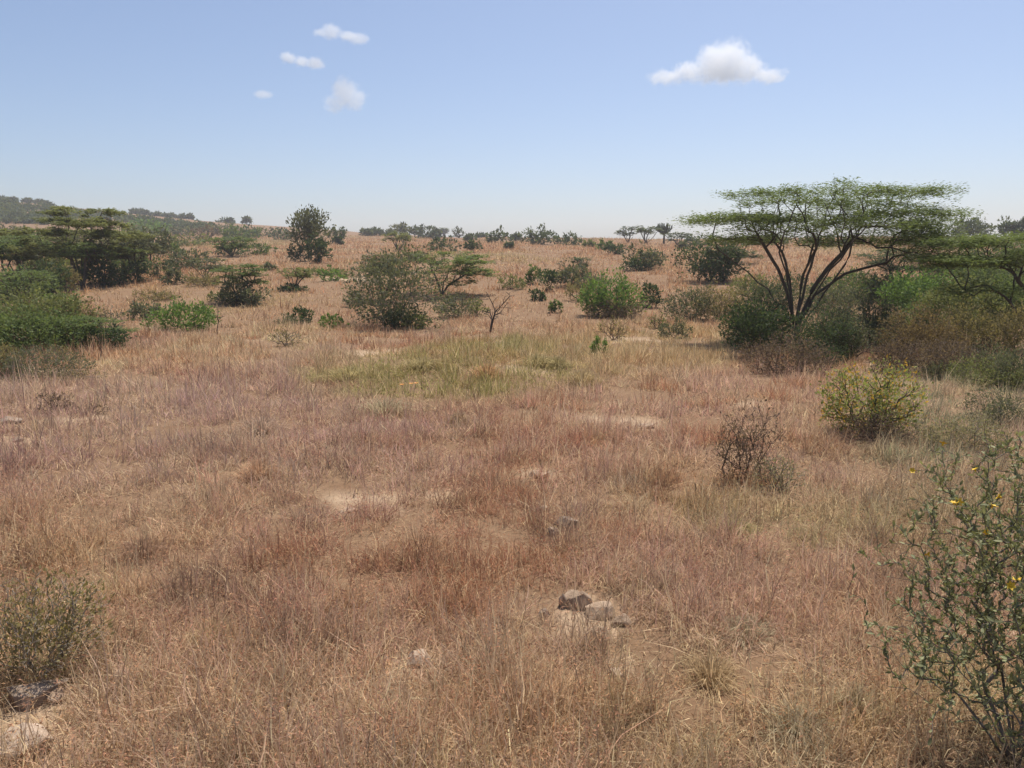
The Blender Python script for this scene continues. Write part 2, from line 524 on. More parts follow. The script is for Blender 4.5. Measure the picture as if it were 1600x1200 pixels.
# ------------------------------------------------------------------ sandy openings
def project(P):
    d = P - EYE
    z = d @ FWD
    return 800 + FPX * (d @ RGT) / z, 600 - FPX * (d @ UPV) / z, z

BARE = []   # x, y, half length, half depth: sandy openings in the grass
for bx, by, hw, hh in ((565, 782, 85, 14), (700, 775, 45, 10), (590, 553, 60, 7), (645, 1032, 60, 20), (30, 1130, 95, 62), (60, 1175, 70, 35),
                       (918, 965, 74, 40), (840, 740, 35, 8), (1000, 660, 45, 12), (820, 575, 55, 6), (930, 655, 30, 8), (250, 1045, 90, 14), (120, 655, 50, 7),
                       (1175, 630, 40, 6), (880, 820, 26, 14), (300, 1120, 60, 10), (960, 1045, 30, 8), (80, 583, 40, 6), (30, 690, 40, 8),
                       (540, 437, 40, 4), (975, 530, 60, 5)):
    c, t = at(bx, by); e, _ = at(bx, by - hh); f, _ = at(bx, by + hh)
    BARE.append((c[0], c[1], hw * t / FPX, max(0.08, (e[1] - f[1]) / 2)))
def bare_at(x, y):
    m = np.zeros(len(x))
    for bx, by, hw, hh in BARE:
        q = ((x - bx) / hw) ** 2 + ((y - by) / hh) ** 2
        q = q + (fbm(x * 3 / max(hw, .3), y * 3 / max(hh, .3), 4, 3) - .5) * 1.6
        m = np.maximum(m, 1 - sstep(0.3, 1.1, q))
    return m

# ------------------------------------------------------------------ the ground: one sheet
def build_ground():
    na = 320
    rr = np.concatenate([[0.0], np.geomspace(0.6, 30, 90), np.geomspace(31, 300, 90), np.geomspace(307, 1480, 50)])
    # finer in front than behind
    u = np.linspace(-1, 1, na + 1)[:-1]
    a = math.pi / 2 + np.sign(u) * math.pi * (0.35 * np.abs(u) + 0.65 * np.abs(u) ** 3)
    X = rr[1:, None] * np.cos(a)[None]; Y = rr[1:, None] * np.sin(a)[None]
    Z = ground_z(X, Y)
    V = np.concatenate([[[0, 0, float(ground_z(0, 0))]], np.stack([X, Y, Z], -1).reshape(-1, 3)])
    n = len(rr) - 1
    i = np.arange(n - 1)[:, None] * na; j = np.arange(na)[None]; j2 = (j + 1) % na
    Q = 1 + np.stack([i + j, i + na + j, i + na + j2, i + j2], -1).reshape(-1, 4)
    T = np.stack([np.zeros(na, int), 1 + np.arange(na), 1 + (np.arange(na) + 1) % na], 1)
    mb = MB(); mb.add(V, Q, T)
    m, nt, out = nodes('savanna_soil')
    tc = nt.nodes.new('ShaderNodeTexCoord')
    big = noise(nt, tc.outputs['Object'], 0.12, 5); mid = noise(nt, tc.outputs['Object'], 1.3, 8, 0.7); fine = noise(nt, tc.outputs['Object'], 14, 8, 0.75)
    c = mixc(nt, big.outputs[0], (0.180, 0.105, 0.060), (0.240, 0.148, 0.086))
    mr = nt.nodes.new('ShaderNodeMapRange'); mr.inputs[1].default_value = 0.35; mr.inputs[2].default_value = 0.68
    nt.links.new(mid.outputs[0], mr.inputs[0])
    c = mixc(nt, mr.outputs[0], c, (0.26, 0.17, 0.102))
    sand = attr(nt, 'sand')
    c = mixc(nt, sand.outputs['Fac'], c, (0.42, 0.30, 0.195))
    c = mixc(nt, 0.5, c, fine.outputs[0], 'OVERLAY')
    pr = nt.nodes.new('ShaderNodeBsdfPrincipled'); pr.inputs['Roughness'].default_value = 1.0; pr.inputs['Specular IOR Level'].default_value = 0.1
    nt.links.new(c, pr.inputs['Base Color'])
    bp = nt.nodes.new('ShaderNodeBump'); bp.inputs['Strength'].default_value = 0.7; bp.inputs['Distance'].default_value = 0.04
    nt.links.new(fine.outputs[0], bp.inputs['Height']); nt.links.new(bp.outputs[0], pr.inputs['Normal'])
    nt.links.new(pr.outputs[0], out.inputs[0])
    o = mb.build('ground', m, None, True)
    at_ = o.data.attributes.new('sand', 'FLOAT', 'POINT')
    at_.data.foreach_set('value', bare_at(V[:, 0], V[:, 1]).astype(np.float32))
    return tag(o, kind='structure')
build_ground()

# ------------------------------------------------------------------ grass
def grass_material():
    m, nt, out = nodes('dry_grass')
    c = attr(nt, 'gcol')
    col = c.outputs['Color']
    df = nt.nodes.new('ShaderNodeBsdfDiffuse')
    tr = nt.nodes.new('ShaderNodeBsdfTranslucent')
    nt.links.new(col, df.inputs['Color']); nt.links.new(col, tr.inputs['Color'])
    mx = nt.nodes.new('ShaderNodeMixShader'); mx.inputs[0].default_value = 0.40
    nt.links.new(df.outputs[0], mx.inputs[1]); nt.links.new(tr.outputs[0], mx.inputs[2])
    nt.links.new(mx.outputs[0], out.inputs[0])
    return m
GRASS = grass_material()

STRAW = np.array([0.73, 0.56, 0.335]); TAN = np.array([0.61, 0.412, 0.240]); PINK = np.array([0.59, 0.385, 0.275]); MAUVE = np.array([0.50, 0.34, 0.285])
RUST = np.array([0.47, 0.240, 0.125]); OLIVE = np.array([0.37, 0.335, 0.105]); GREYG = np.array([0.37, 0.36, 0.21]); DARK = np.array([0.22, 0.14, 0.095])
def grass_colour(x, y, rng):
    n = len(x)
    P = np.stack([x, y, ground_z(x, y)], 1)
    px, py, _ = project(P)
    d = np.hypot(x, y)
    l = np.maximum(d / 9, 0.7)
    # patches grow with distance so near ones stay a metre or two across
    n1 = fbm(x / 2.2, y / 2.2, 21, 4); n2 = fbm(x / 1.1 + 7, y / 1.1, 31, 3); n3 = fbm(x / 5 + 3, y / 9, 41, 3); n4 = fbm(x / 0.6, y / 0.6, 51, 2)
    c = TAN[None] * np.ones((n, 1))
    def mix(c, col, w): return c * (1 - w[:, None]) + col[None] * w[:, None]
    c = mix(c, STRAW, sstep(0.42, 0.66, n1) * 0.85)
    c = mix(c, PINK, sstep(0.42, 0.7, n3) * 0.8)
    c = mix(c, RUST, sstep(0.50, 0.66, n2) * 0.8)
    # mauve-pink stretch across the middle ground, west side strongest
    w = sstep(1050, 200, px) * sstep(560, 620, py) * sstep(900, 700, py)
    c = mix(c, MAUVE, w * (0.35 + 0.5 * n2))
    # red-brown slope behind
    w = sstep(30, 60, y)
    c = mix(c, np.array([0.53, 0.285, 0.145]), w * 0.85)
    c = mix(c, np.array([0.50, 0.42, 0.19]), w * sstep(0.52, 0.72, fbm(x / 18, y / 26, 61, 4)) * 0.7)
    c = mix(c, STRAW, sstep(60, 120, y) * sstep(0.5, 0.75, fbm(x / 30, y / 14, 62, 3)) * 0.35)
    # yellow-green tussocks in the middle and towards the big acacia
    e = ((px - 690) / 270) ** 2 + ((py - 592) / 58) ** 2 + (n3 - .5) * 1.4 + (n2 - .5) * 1.2
    c = mix(c, OLIVE, (1 - sstep(0.5, 1.2, e)) * (0.5 + 0.5 * n1))
    e = ((px - 1010) / 160) ** 2 + ((py - 560) / 40) ** 2 + (n3 - .5) * 2
    c = mix(c, np.array([0.55, 0.41, 0.19]), (1 - sstep(0.5, 1.3, e)) * 0.6)
    # grey-green growth on the east side
    w = sstep(1250, 1450, px) * sstep(560, 600, py) * sstep(1000, 700, py)
    c = mix(c, GREYG, w * (0.35 + 0.75 * sstep(.35, .65, n2)))
    w = sstep(850, 1150, px) * sstep(720, 830, py)
    c = mix(c, np.array([0.50, 0.42, 0.21]), w * sstep(.4, .65, n1) * 0.8)
    w = sstep(0.58, 0.74, n4) * sstep(20, 5, d) * 0.6
    c = mix(c, DARK, w)
    c = mix(c, STRAW, sstep(930, 1120, py) * 0.38 * (0.5 + n1))
    c = c * np.array([1.0, 1.0, 1.04]) * rng.uniform(0.82, 1.18, (n, 1)) * (1 + rng.normal(0, 0.04, (n, 3)))
    return np.clip(c, 0.02, 0.9)

# kinds of tuft: blades, height from, to, spread, lean, lying down, seed heads
TUFTS = [(30, 0.16, 0.34, 0.09, 0.55, 0.0, 0.0), (30, 0.14, 0.30, 0.12, 0.85, 0.0, 0.0), (28, 0.22, 0.42, 0.09, 0.50, 0.0, 0.25),
         (24, 0.30, 0.55, 0.07, 0.40, 0.0, 0.5), (34, 0.12, 0.26, 0.15, 1.05, 0.0, 0.0), (26, 0.14, 0.30, 0.17, 0.3, 1.6, 0.0),
         (26, 0.10, 0.24, 0.19, 0.3, 2.3, 0.0), (5, 0.45, 0.80, 0.04, 0.15, 0.0, 1.0)]
def scatter(name, label, d0, d1, rho, expo, kinds, zs, ws, segs, rng, half=0.78, share=1.0):
    """tufts on the ground between two distances; density rho at 5 m falling with distance"""
    q = 2 - expo
    N = int(rho * 5 ** expo * 2 * half * (d1 ** q - d0 ** q) / q)
    u = rng.uniform(0, 1, N)
    d = (d0 ** q + u * (d1 ** q - d0 ** q)) ** (1 / q)
    th = rng.uniform(-half, half, N)
    x = d * np.sin(th); y = d * np.cos(th)
    b = bare_at(x, y)
    clump = 0.6 * fbm(x / (0.4 + 0.02 * d), y / (0.4 + 0.02 * d), 71, 2) + 0.4 * fbm(x / (1.4 + 0.05 * d), y / (1.4 + 0.05 * d), 73, 2)
    clump = np.clip(0.5 + (clump - 0.5) * 1.5, 0, 1)
    keep = rng.uniform(0, 1, N) > b * 0.97
    keep &= rng.uniform(0, 1, N) < 0.25 + 1.2 * sstep(0.25, 0.65, clump)
    x, y, d = x[keep], y[keep], d[keep]; N = len(x); clump = clump[keep]
    col = grass_colour(x, y, rng)
    ks, ps = zip(*kinds)
    idx = rng.choice(ks, N, p=np.array(ps) / sum(ps))
    TT = np.array(TUFTS)[idx]
    nb = np.maximum(2, (TT[:, 0] * share).astype(int))
    k = np.repeat(np.arange(N), nb); M = len(k); TT = TT[k]; dk = d[k]
    sxy = (np.maximum(1, d / 8) ** ws * rng.uniform(.75, 1.3, N))[k]
    sz = (np.maximum(1, d / 8) ** zs * rng.uniform(.7, 1.3, N) * (0.5 + 1.15 * clump))[k]
    bx = x[k] + rng.normal(0, 1, M) * TT[:, 3] * sxy; by = y[k] + rng.normal(0, 1, M) * TT[:, 3] * sxy
    bz = ground_z(bx, by)
    h = (TT[:, 1] + (TT[:, 2] - TT[:, 1]) * rng.uniform(0, 1, M)) * rng.uniform(.6, 1, M) * sz
    le = np.abs(rng.normal(TT[:, 4], 0.3)) + TT[:, 5] * rng.uniform(.5, 1.5, M)
    az = rng.uniform(0, 6.283, M); dx, dy = np.cos(az), np.sin(az)
    zf = np.clip(1 - 0.45 * le, 0.06, 1)
    kk = rng.normal(0, 0.07, (M, 2))
    w = 0.0032 * np.maximum(1, dk / 8.0) ** 1.0 * rng.uniform(.6, 1.4, M)
    w = np.minimum(w, 0.06)[:, None]
    fa = rng.uniform(0, 6.283, M); S = np.stack([np.cos(fa), np.sin(fa), np.zeros(M)], 1)
    def pt(u):
        r = h * le * u ** 1.6
        return np.stack([bx + dx * r + kk[:, 0] * h * math.sin(3 * u), by + dy * r + kk[:, 1] * h * math.sin(3 * u), bz - 0.015 + h * (u * zf - 0.25 * le * u * u * zf)], 1)
    if segs == 2:
        A, B, C = pt(0), pt(0.55), pt(1.0)
        V = np.stack([A - S * w, A + S * w, B - S * w * .85, B + S * w * .85, C], 1)
        k5 = np.arange(M)[:, None] * 5; Q = k5 + np.array([[0, 1, 3, 2]]); T = k5 + np.array([[2, 3, 4]]); nv = 5
    else:
        A, C = pt(0), pt(1.0)
        V = np.stack([A - S * w * 1.3, A + S * w * 1.3, C], 1); Q = None; T = np.arange(M)[:, None] * 3 + np.array([[0, 1, 2]]); nv = 3
    c = col[k] * rng.uniform(0.5, 1.35, (M, 1))
    st = rng.uniform(0, 1, M) < 0.22
    c[st] = 0.35 * c[st] + 0.65 * STRAW * 1.15 * rng.uniform(.7, 1.4, (st.sum(), 1))
    c = np.clip(c, 0.02, 0.88)
    mb = MB(); mb.add(V.reshape(-1, 3), Q, T)
    cols = [np.repeat(c, nv, 0)]
    hd = np.where(rng.uniform(0, 1, M) < TT[:, 6])[0]
    if len(hd) and segs == 2:
        for off in (-0.045, -0.02, 0.0, 0.02):
            P = C[hd] + np.array([0, 0, 1.0]) * off + rng.normal(0, .006, (len(hd), 3))
            a2 = rng.uniform(0, 6.28, len(hd)); Dv = np.stack([np.cos(a2) * .8, np.sin(a2) * .8, rng.uniform(-.3, 1, len(hd))], 1)
            mb.leaves(P, Dv, rng.normal(0, 1, (len(hd), 3)), rng.uniform(0.02, 0.045, len(hd)), 0.007, 0.5)
            cols.append(np.repeat(np.clip(c[hd] * np.array([.85, .66, .6]), 0.02, 0.7), 4, 0))
    o = mb.build(name, GRASS)
    cc = np.concatenate(cols); cc = np.concatenate([cc, np.ones((len(cc), 1))], 1)
    at_ = o.data.attributes.new('gcol', 'FLOAT_COLOR', 'POINT'); at_.data.foreach_set('color', cc.astype(np.float32).ravel())
    tag(o, label, 'grass', kind='stuff')
    print(name, N, M, len(o.data.polygons))
    return o

scatter('dry_grass', 'dry tan and pinkish savanna grass on the open ground in front', 2.2, 13, 108, 1.0,
        [(0, 3), (1, 3), (2, 2.2), (3, 1.3), (4, 3), (7, 0.3)], 0.18, 0.55, 2, np.random.default_rng(5))
scatter('grass_litter', 'flattened straw lying between the grass tufts', 2.2, 16, 40, 1.0,
        [(5, 1), (6, 1.4)], 0.05, 0.5, 1, np.random.default_rng(6))
scatter('meadow_grass', 'pinkish and yellow green dry grass round the trees and bushes', 12.5, 42, 95, 1.3,
        [(0, 3), (1, 3), (2, 2.2), (3, 1.6), (4, 2), (7, 0.3)], 0.2, 0.5, 1, np.random.default_rng(8), share=0.8)
scatter('slope_grass', 'red brown dry grass on the slope behind the trees', 38, 320, 95, 1.3,
        [(0, 3), (1, 2), (2, 2), (3, 1.5), (4, 2)], 0.22, 0.62, 1, np.random.default_rng(7), 0.85, share=0.21)

# ------------------------------------------------------------------ trees and bushes
P = plant
# the umbrella acacia that stands clear of the skyline
MAIN_TIERS = [(1370, 304, 96, 4, 1.1, 0.4), (1285, 304, 96, 4, 1.1, -0.6), (1190, 305, 54, 3, 0.6, 0.6), (1235, 320, 85, 5, 1.0, -1.0), (1345, 320, 90, 5, 1.1, 1.2), (1148, 344, 78, 5, 1.7, 0.0), (1250, 338, 100, 6, 1.7, 0.8),
              (1385, 336, 80, 7, 1.5, -0.7), (1420, 368, 62, 9, 1.2, 0.5), (1300, 352, 100, 8, 1.6, -1.0), (1190, 358, 62, 6, .8, -1.0), (1132, 374, 42, 4, 0.4, -0.6), (1435, 350, 46, 7, 0.8, 0.9), (1330, 374, 80, 9, 1.0, 1.2), (1240, 372, 70, 8, .8, 1.6), (1430, 395, 50, 9, .6, -.8), (1365, 505, 50, 10, 0.35, -0.4), (1283, 291, 10, 2, 0.06, 0)]
MAIN_INIT = [[(1238, 500, 0.0), (1222, 455, -0.2), (1205, 420, -0.3), (1172, 372, -0.4)], [(1250, 495, 0.1), (1266, 455, 0.2), (1290, 420, 0.3), (1320, 385, 0.4)],
             [(1244, 480, -0.1), (1250, 430, -0.3), (1258, 390, -0.5)], [(1252, 500, 0.2), (1275, 462, 0.5), (1325, 428, 0.7), (1390, 412, 0.8)],
             [(1240, 490, 0.3), (1240, 440, 0.8), (1228, 395, 1.0)], [(1256, 490, -0.3), (1280, 440, -0.8), (1300, 400, -1.0)], [(1270, 505, 0.0), (1320, 490, -0.2)],
             [(1246, 490, .2), (1262, 430, .9), (1285, 380, 1.5)], [(1236, 495, -.2), (1212, 440, -.9), (1190, 395, -1.4)], [(1250, 480, -.4), (1268, 420, -1.3), (1290, 375, -2.0)], [(1234, 500, .2), (1206, 452, .8), (1160, 415, 1.0), (1128, 392, 1.1)]]
P('umbrella', 1241, 536, 400, 245, 'acacia', 'wide umbrella acacia with many thin dark stems and layered flat crown against sky', 'acacia tree', tiers=MAIN_TIERS, init=MAIN_INIT, dens=1.0)
R_TIERS = [(1500, 378, 62, 7, 1.2, 0.5), (1575, 372, 75, 7, 1.5, -0.4), (1470, 405, 46, 6, 0.8, -0.5), (1545, 408, 72, 8, 1.3, 0.6), (1625, 395, 60, 8, 1.2, 0), (1520, 446, 58, 11, 0.5, -0.8), (1700, 380, 80, 8, 1.5, 0.3), (1680, 420, 60, 8, 1.0, -.3)]
R_INIT = [[(1605, 520, 0), (1578, 487, -0.2), (1550, 462, -0.4), (1520, 445, -0.5)], [(1618, 500, 0.2), (1602, 455, 0.3), (1580, 428, 0.3), (1545, 410, 0.2)], [(1640, 480, 0), (1650, 420, 0)], [(1650, 500, 0), (1685, 440, 0)]]
P('umbrella', 1618, 548, 250, 185, 'acacia', 'green acacia at the picture edge with dark bent limbs under a layered crown', 'acacia tree', tiers=R_TIERS, init=R_INIT, dens=1.5)

# cluster on the west side
P('umbrella', 128, 446, 165, 122, 'olive', 'tallest flat-topped acacia of the thicket, breaking the skyline below the far hill', 'acacia tree', dens=2.2,
  tiers=[(128, 332, 62, 4, 1.0, 0), (105, 346, 62, 5, 1.2, 1.5), (165, 349, 48, 5, 1.0, -1.0), (85, 362, 55, 6, 1.1, -1.5), (140, 362, 70, 6, 1.2, 1.0), (185, 368, 48, 6, .9, 0), (110, 380, 75, 8, 1.1, -.5), (165, 388, 60, 8, 1.0, 1.0), (75, 392, 50, 8, .8, .5)])
P('umbrella', 165, 444, 105, 58, 'green', 'low acacia with deep black shade under its spreading crown beside the red grass', 'acacia tree', dens=1.6)
P('bush', 160, 446, 80, 34, 'dark', 'dark leaf mass standing in for the shade under a low spreading acacia')  # shade below the crown, built as dark leaves
P('umbrella', 22, 442, 110, 66, 'green', 'flat acacia at the picture edge with a dark gap under its crown', 'acacia tree', dens=1.6)
P('bush', 25, 470, 105, 46, 'green', 'broad feathery green bush below the flat acacia at the picture edge')
P('scrub', 106, 458, 32, 40, 'khaki', 'narrow khaki shrub on a single stem between green bushes and red grass', 'shrub')
P('bush', 62, 420, 60, 38, 'grey', 'grey green bush wedged between two flat acacias')
P('bush', 20, 398, 70, 34, 'olive', 'olive bush in front of the foot of the far hill')
P('round', 235, 412, 58, 52, 'grey', 'grey green rounded tree with a thin stem behind the small round shrub', 'tree')
P('bush', 208, 442, 44, 30, 'dark', 'dark green bush between the thicket and the small round shrub')
P('bush', 292, 420, 62, 26, 'grey', 'flat grey green bush with dark underside above the small round shrub')
P('bush', 272, 444, 30, 24, 'grey', 'small round grey green shrub at the edge of the red grass', 'shrub')
P('umbrella', 362, 400, 82, 28, 'green', 'low flat acacia with dark underside on pale open ground', 'acacia tree', dens=1.5)
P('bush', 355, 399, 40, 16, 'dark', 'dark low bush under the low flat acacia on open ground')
P('twiggy', 322, 376, 52, 20, 'brown', 'brownish leafless shrub on the slope above the low flat acacia', 'shrub', dens=2)
P('bush', 375, 378, 56, 22, 'green', 'green bush on the slope below a lone dark skyline tree')
P('bush', 232, 366, 70, 20, 'bright', 'bright green bush on the slope above the grey green rounded tree')
P('bush', 300, 385, 60, 16, 'olive', 'olive scrub strip between brownish shrub and open red ground')
P('umbrella', 376, 474, 92, 60, 'green', 'small acacia with an open crown and round black shadow on the grass', 'acacia tree', dens=1.3)
P('twiggy', 376, 476, 66, 18, 'dark', 'low dark twigs standing in for the shadow of the small open acacia', 'undergrowth', name='undergrowth', dens=2.5)  # the crown's ground shadow, put in as dark twigs and leaves
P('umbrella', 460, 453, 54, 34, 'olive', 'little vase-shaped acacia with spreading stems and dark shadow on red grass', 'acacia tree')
P('bush', 460, 455, 44, 9, 'dark', 'strip of dark leaves standing in for the shadow under the little vase-shaped acacia', 'undergrowth', name='undergrowth')  # dark leaves stand in for this acacia's cast shadow
P('bush', 288, 517, 96, 42, 'bright', 'wide bright green bush alone on the tan grass beside a thin dead stick')
P('bush', 225, 498, 54, 24, 'grey', 'low grey green bush behind the wide bright green bush')
P('bush', 80, 520, 130, 62, 'olive', 'large yellowish green bush with leafy top at the picture edge')
P('bush', 95, 490, 44, 30, 'bright', 'bright leafy shoots on top of the large yellowish green bush', dens=.8)
P('umbrella', 110, 548, 165, 52, 'green', 'low spreading acacia with dark hollow side in front of the yellowish green bush', 'acacia tree', dens=1.6)
P('bush', 10, 552, 110, 62, 'green', 'dense green bush cut by the picture edge beside the low spreading acacia')
P('twiggy', 172, 530, 46, 46, 'grey', 'thin grey twiggy shrub at the tip of the low spreading acacia', 'shrub', bark=TWIG)
P('scrub', 60, 592, 140, 46, 'grey', 'grey scrubby shrub below the low spreading acacia at the grass edge', 'shrub', bark=TWIG, dens=.8)
P('twiggy', 100, 572, 60, 34, 'khaki', 'small dry khaki shrub in front of the low spreading acacia', 'shrub', bark=TWIG)
P('scrub', 240, 470, 60, 16, 'khaki', 'low dry brown scrub on the red grass behind the wide green bush', 'scrub')

# middle
P('round', 486, 408, 60, 78, 'grey', 'tall airy tree with thin grey crown standing above two dark bushes', 'tree', dens=.75)
P('bush', 470, 409, 32, 30, 'dark', 'round dark bush at the foot of the tall airy tree, paler grass side')
P('bush', 499, 411, 36, 42, 'dark', 'taller dark bush wrapped round the stem of the tall airy tree')
P('bush', 444, 376, 34, 16, 'far', 'flat green bush on the skyline beside the tall airy tree')
P('round', 526, 380, 26, 22, 'far', 'small green tree on the slope just past the tall airy tree', 'tree')
P('bush', 528, 383, 13, 11, 'dark', 'tiny dark round bush below a small green tree')
P('bush', 520, 439, 34, 18, 'bright', 'small bright green bush on the red slope')
P('bush', 422, 422, 18, 9, 'grey', 'tiny grey shrub on the red slope above the little vase-shaped acacia', 'shrub')
P('bush', 472, 506, 32, 24, 'dark', 'small dark green bush among pale grey shrubs on the tan grass')
P('scrub', 450, 510, 36, 18, 'grey', 'pale grey green shrub touching the small dark green bush', 'shrub')
P('bush', 518, 514, 34, 22, 'bright', 'light green upright leafy plant on the tan grass', 'plant', name='leafy_plant', dens=.6)
P('twiggy', 448, 541, 52, 28, 'khaki', 'dry brownish twig shrub alone in the tan grass', 'shrub', bark=TWIG)
P('umbrella', 690, 462, 140, 76, 'acacia', 'leaning acacia with a green flat crown sweeping past the grey tangled tree', 'acacia tree', dens=1.5,
  tiers=[(690, 398, 62, 6, 1.3, 0.5), (718, 408, 45, 6, 1.2, -0.8), (735, 422, 28, 7, 0.9, 0.3), (655, 405, 40, 6, 0.7, 1.0), (690, 418, 50, 7, .8, -1), (700, 436, 36, 7, 0.4, -.5)],
  init=[[(694, 440, 0), (708, 415, 0)], [(684, 440, 0), (672, 412, .3)], [(700, 446, 0), (728, 428, -.2)]])
P('bush', 618, 512, 150, 122, 'grey', 'large grey tangled thorn tree with dark centre in the middle of the grassland', 'thorn tree', name='thorn_tree', dens=.5, bark=TWIG)
P('bush', 628, 512, 66, 34, 'dark', 'dark green bush at the foot of the grey tangled thorn tree')
P('bush', 652, 514, 36, 20, 'olive', 'yellow green low bush beside the dark foot of the thorn tree')
P('scrub', 712, 497, 62, 38, 'grey', 'dull grey shrub with dark stems beside the grey tangled thorn tree', 'shrub', bark=TWIG)
P('scrub', 745, 494, 36, 26, 'olive', 'low olive shrub between the dull grey shrub and the bare tree', 'shrub')
P('umbrella', 622, 392, 54, 28, 'olive', 'neat fan-stemmed umbrella acacia on the slope above the tangled tree', 'acacia tree')
P('bush', 693, 393, 42, 20, 'far', 'dense green bush on the slope above the leaning acacia')
P('round', 739, 395, 24, 17, 'far', 'single small tree on the bare slope past the dense green bush', 'tree')
BARE_INIT = [[(769, 500, 0), (774, 486, .02), (770, 474, 0), (764, 463, 0)], [(774, 486, .02), (786, 474, .1), (797, 462, .15)], [(772, 492, 0), (781, 488, -.1), (784, 484, -.1)], [(770, 486, 0), (760, 487, .1), (753, 484, .1)]]
P('bare', 766, 519, 45, 58, 'brown', 'small bare leafless tree with forked dark branches in the tan grass', 'bare tree', init=BARE_INIT)

# skyline, from west to east
FARG = 'trees along the skyline'
P('umbrella', 19, 318, 14, 11, 'far', 'lone flat-topped tree on the crest of the far blue hill', 'tree', depth=520, group=FARG)
for px_, row_, w_, h_, k_, lb in (
        (2, 318, 12, 6, 'bush', 'first dark bush on the far hill crest at the picture edge'), (43, 322, 12, 7, 'round', 'pointed dark tree on the far hill crest right of the lone flat tree'),
        (60, 325, 14, 7, 'bush', 'dark double bush on the far hill crest just before the tall acacia'), (74, 327, 10, 6, 'bush', 'last dark bush on the far hill crest before the tall acacia'),
        (213, 343, 16, 8, 'bush', 'rounded grey tree clump on the skyline just past the tall acacia'), (227, 345, 12, 8, 'bush', 'second rounded grey clump on the skyline past the tall acacia'),
        (243, 347, 14, 5, 'bush', 'low dark strip of bush on the descending skyline'), (262, 349, 20, 5, 'bush', 'long low bush on the descending skyline above brown ground'),
        (284, 351, 12, 5, 'bush', 'small low bush on the skyline beside a pointed one'), (297, 352, 8, 6, 'round', 'tiny pointed tree on the skyline above the brownish shrub'),
        (386, 357, 11, 9, 'round', 'lone dark pointed tree on the skyline above the green slope bush'), (355, 357, 22, 5, 'bush', 'thin dark bush line on the skyline before the lone pointed tree')):
    P(k_, px_, row_, w_, h_, 'far', lb, 'bush' if k_ == 'bush' else 'tree', depth=500 if px_ < 340 else 430, group=FARG)
for px_, row_, w_, h_, k_, c_, lb in (
        (572, 369, 14, 9, 'bush', 'far', 'rounded dark bush on the skyline, first past the tall airy tree'), (586, 368, 17, 10, 'bush', 'far', 'slightly taller rounded bush on the skyline beside the first'),
        (608, 369, 22, 8, 'bush', 'far', 'low dark bush on the skyline before the fluffy grey tree'), (627, 371, 30, 20, 'round', 'grey', 'fluffy grey topped tree on the skyline behind the fan-stemmed acacia'),
        (648, 371, 20, 14, 'round', 'far', 'small dark tree on the skyline beside the fluffy grey tree'), (667, 373, 26, 17, 'bush', 'far', 'full rounded green tree on the skyline behind the dense green bush'),
        (681, 374, 16, 12, 'bush', 'far', 'lower green bush leaning on the full rounded skyline tree'), (693, 370, 13, 12, 'umbrella', 'far', 'tiny umbrella tree on a thin stem on the skyline'),
        (717, 372, 17, 16, 'twiggy', 'far', 'thin ragged tree on the skyline between umbrella tree and small bushes'), (735, 377, 16, 9, 'bush', 'far', 'small green bush just below the skyline past the ragged tree'),
        (752, 372, 14, 6, 'bush', 'far', 'tiny low bush on the skyline before the broad dark bushes'), (780, 380, 36, 20, 'bush', 'far', 'broad green skyline bush, leftmost of the three large ones'),
        (795, 389, 11, 8, 'bush', 'far', 'tiny bush on the slope below the leftmost broad skyline bush'), (806, 377, 14, 10, 'bush', 'far', 'small dark bush on the skyline between two broad bushes'),
        (840, 382, 50, 25, 'bush', 'far', 'largest dense dark green bush on the skyline, in the middle of three'), (887, 384, 42, 17, 'bush', 'far', 'long low green skyline bush, rightmost of the three large ones'),
        (920, 386, 18, 7, 'bush', 'olive', 'low yellowish bush on the skyline past the three broad bushes'), (944, 391, 22, 13, 'bush', 'green', 'green bush on the slope just above a darker twin'),
        (960, 398, 27, 16, 'bush', 'dark', 'darker green bush on the slope below its paler twin'),
        (981, 380, 40, 25, 'umbrella', 'far', 'flat skyline acacia, left one of the overlapping pair'), (1010, 381, 52, 26, 'umbrella', 'far', 'wide flat skyline acacia, right one of the overlapping pair'),
        (1058, 384, 44, 20, 'umbrella', 'far', 'low flat acacia on the skyline beside the dark candelabra tree'), (1066, 390, 14, 10, 'bush', 'grey', 'small grey bush on bare ground below the skyline acacias'),
        (1090, 386, 40, 14, 'bush', 'far', 'dark bush on the skyline seen below the big acacia branch tips'), (1185, 384, 90, 16, 'bush', 'far', 'long dark bush on the skyline behind the big acacia'),
        (1300, 386, 80, 16, 'bush', 'far', 'low bush on the skyline seen through the stems of the big acacia'), (1440, 384, 70, 24, 'bush', 'far', 'dark bush on the skyline behind the big acacia branch ends'),
        (1515, 384, 66, 38, 'round', 'far', 'ragged round tree rising over the acacia at the picture edge', ), (1574, 384, 26, 40, 'round', 'far', 'narrow tall tree on the skyline near the picture edge'),
        (1597, 384, 28, 40, 'round', 'far', 'dark tall tree on the skyline cut by the picture edge')):
    P(k_, px_, row_, w_, h_, c_, lb, 'bush' if k_ == 'bush' else 'tree', group=FARG)

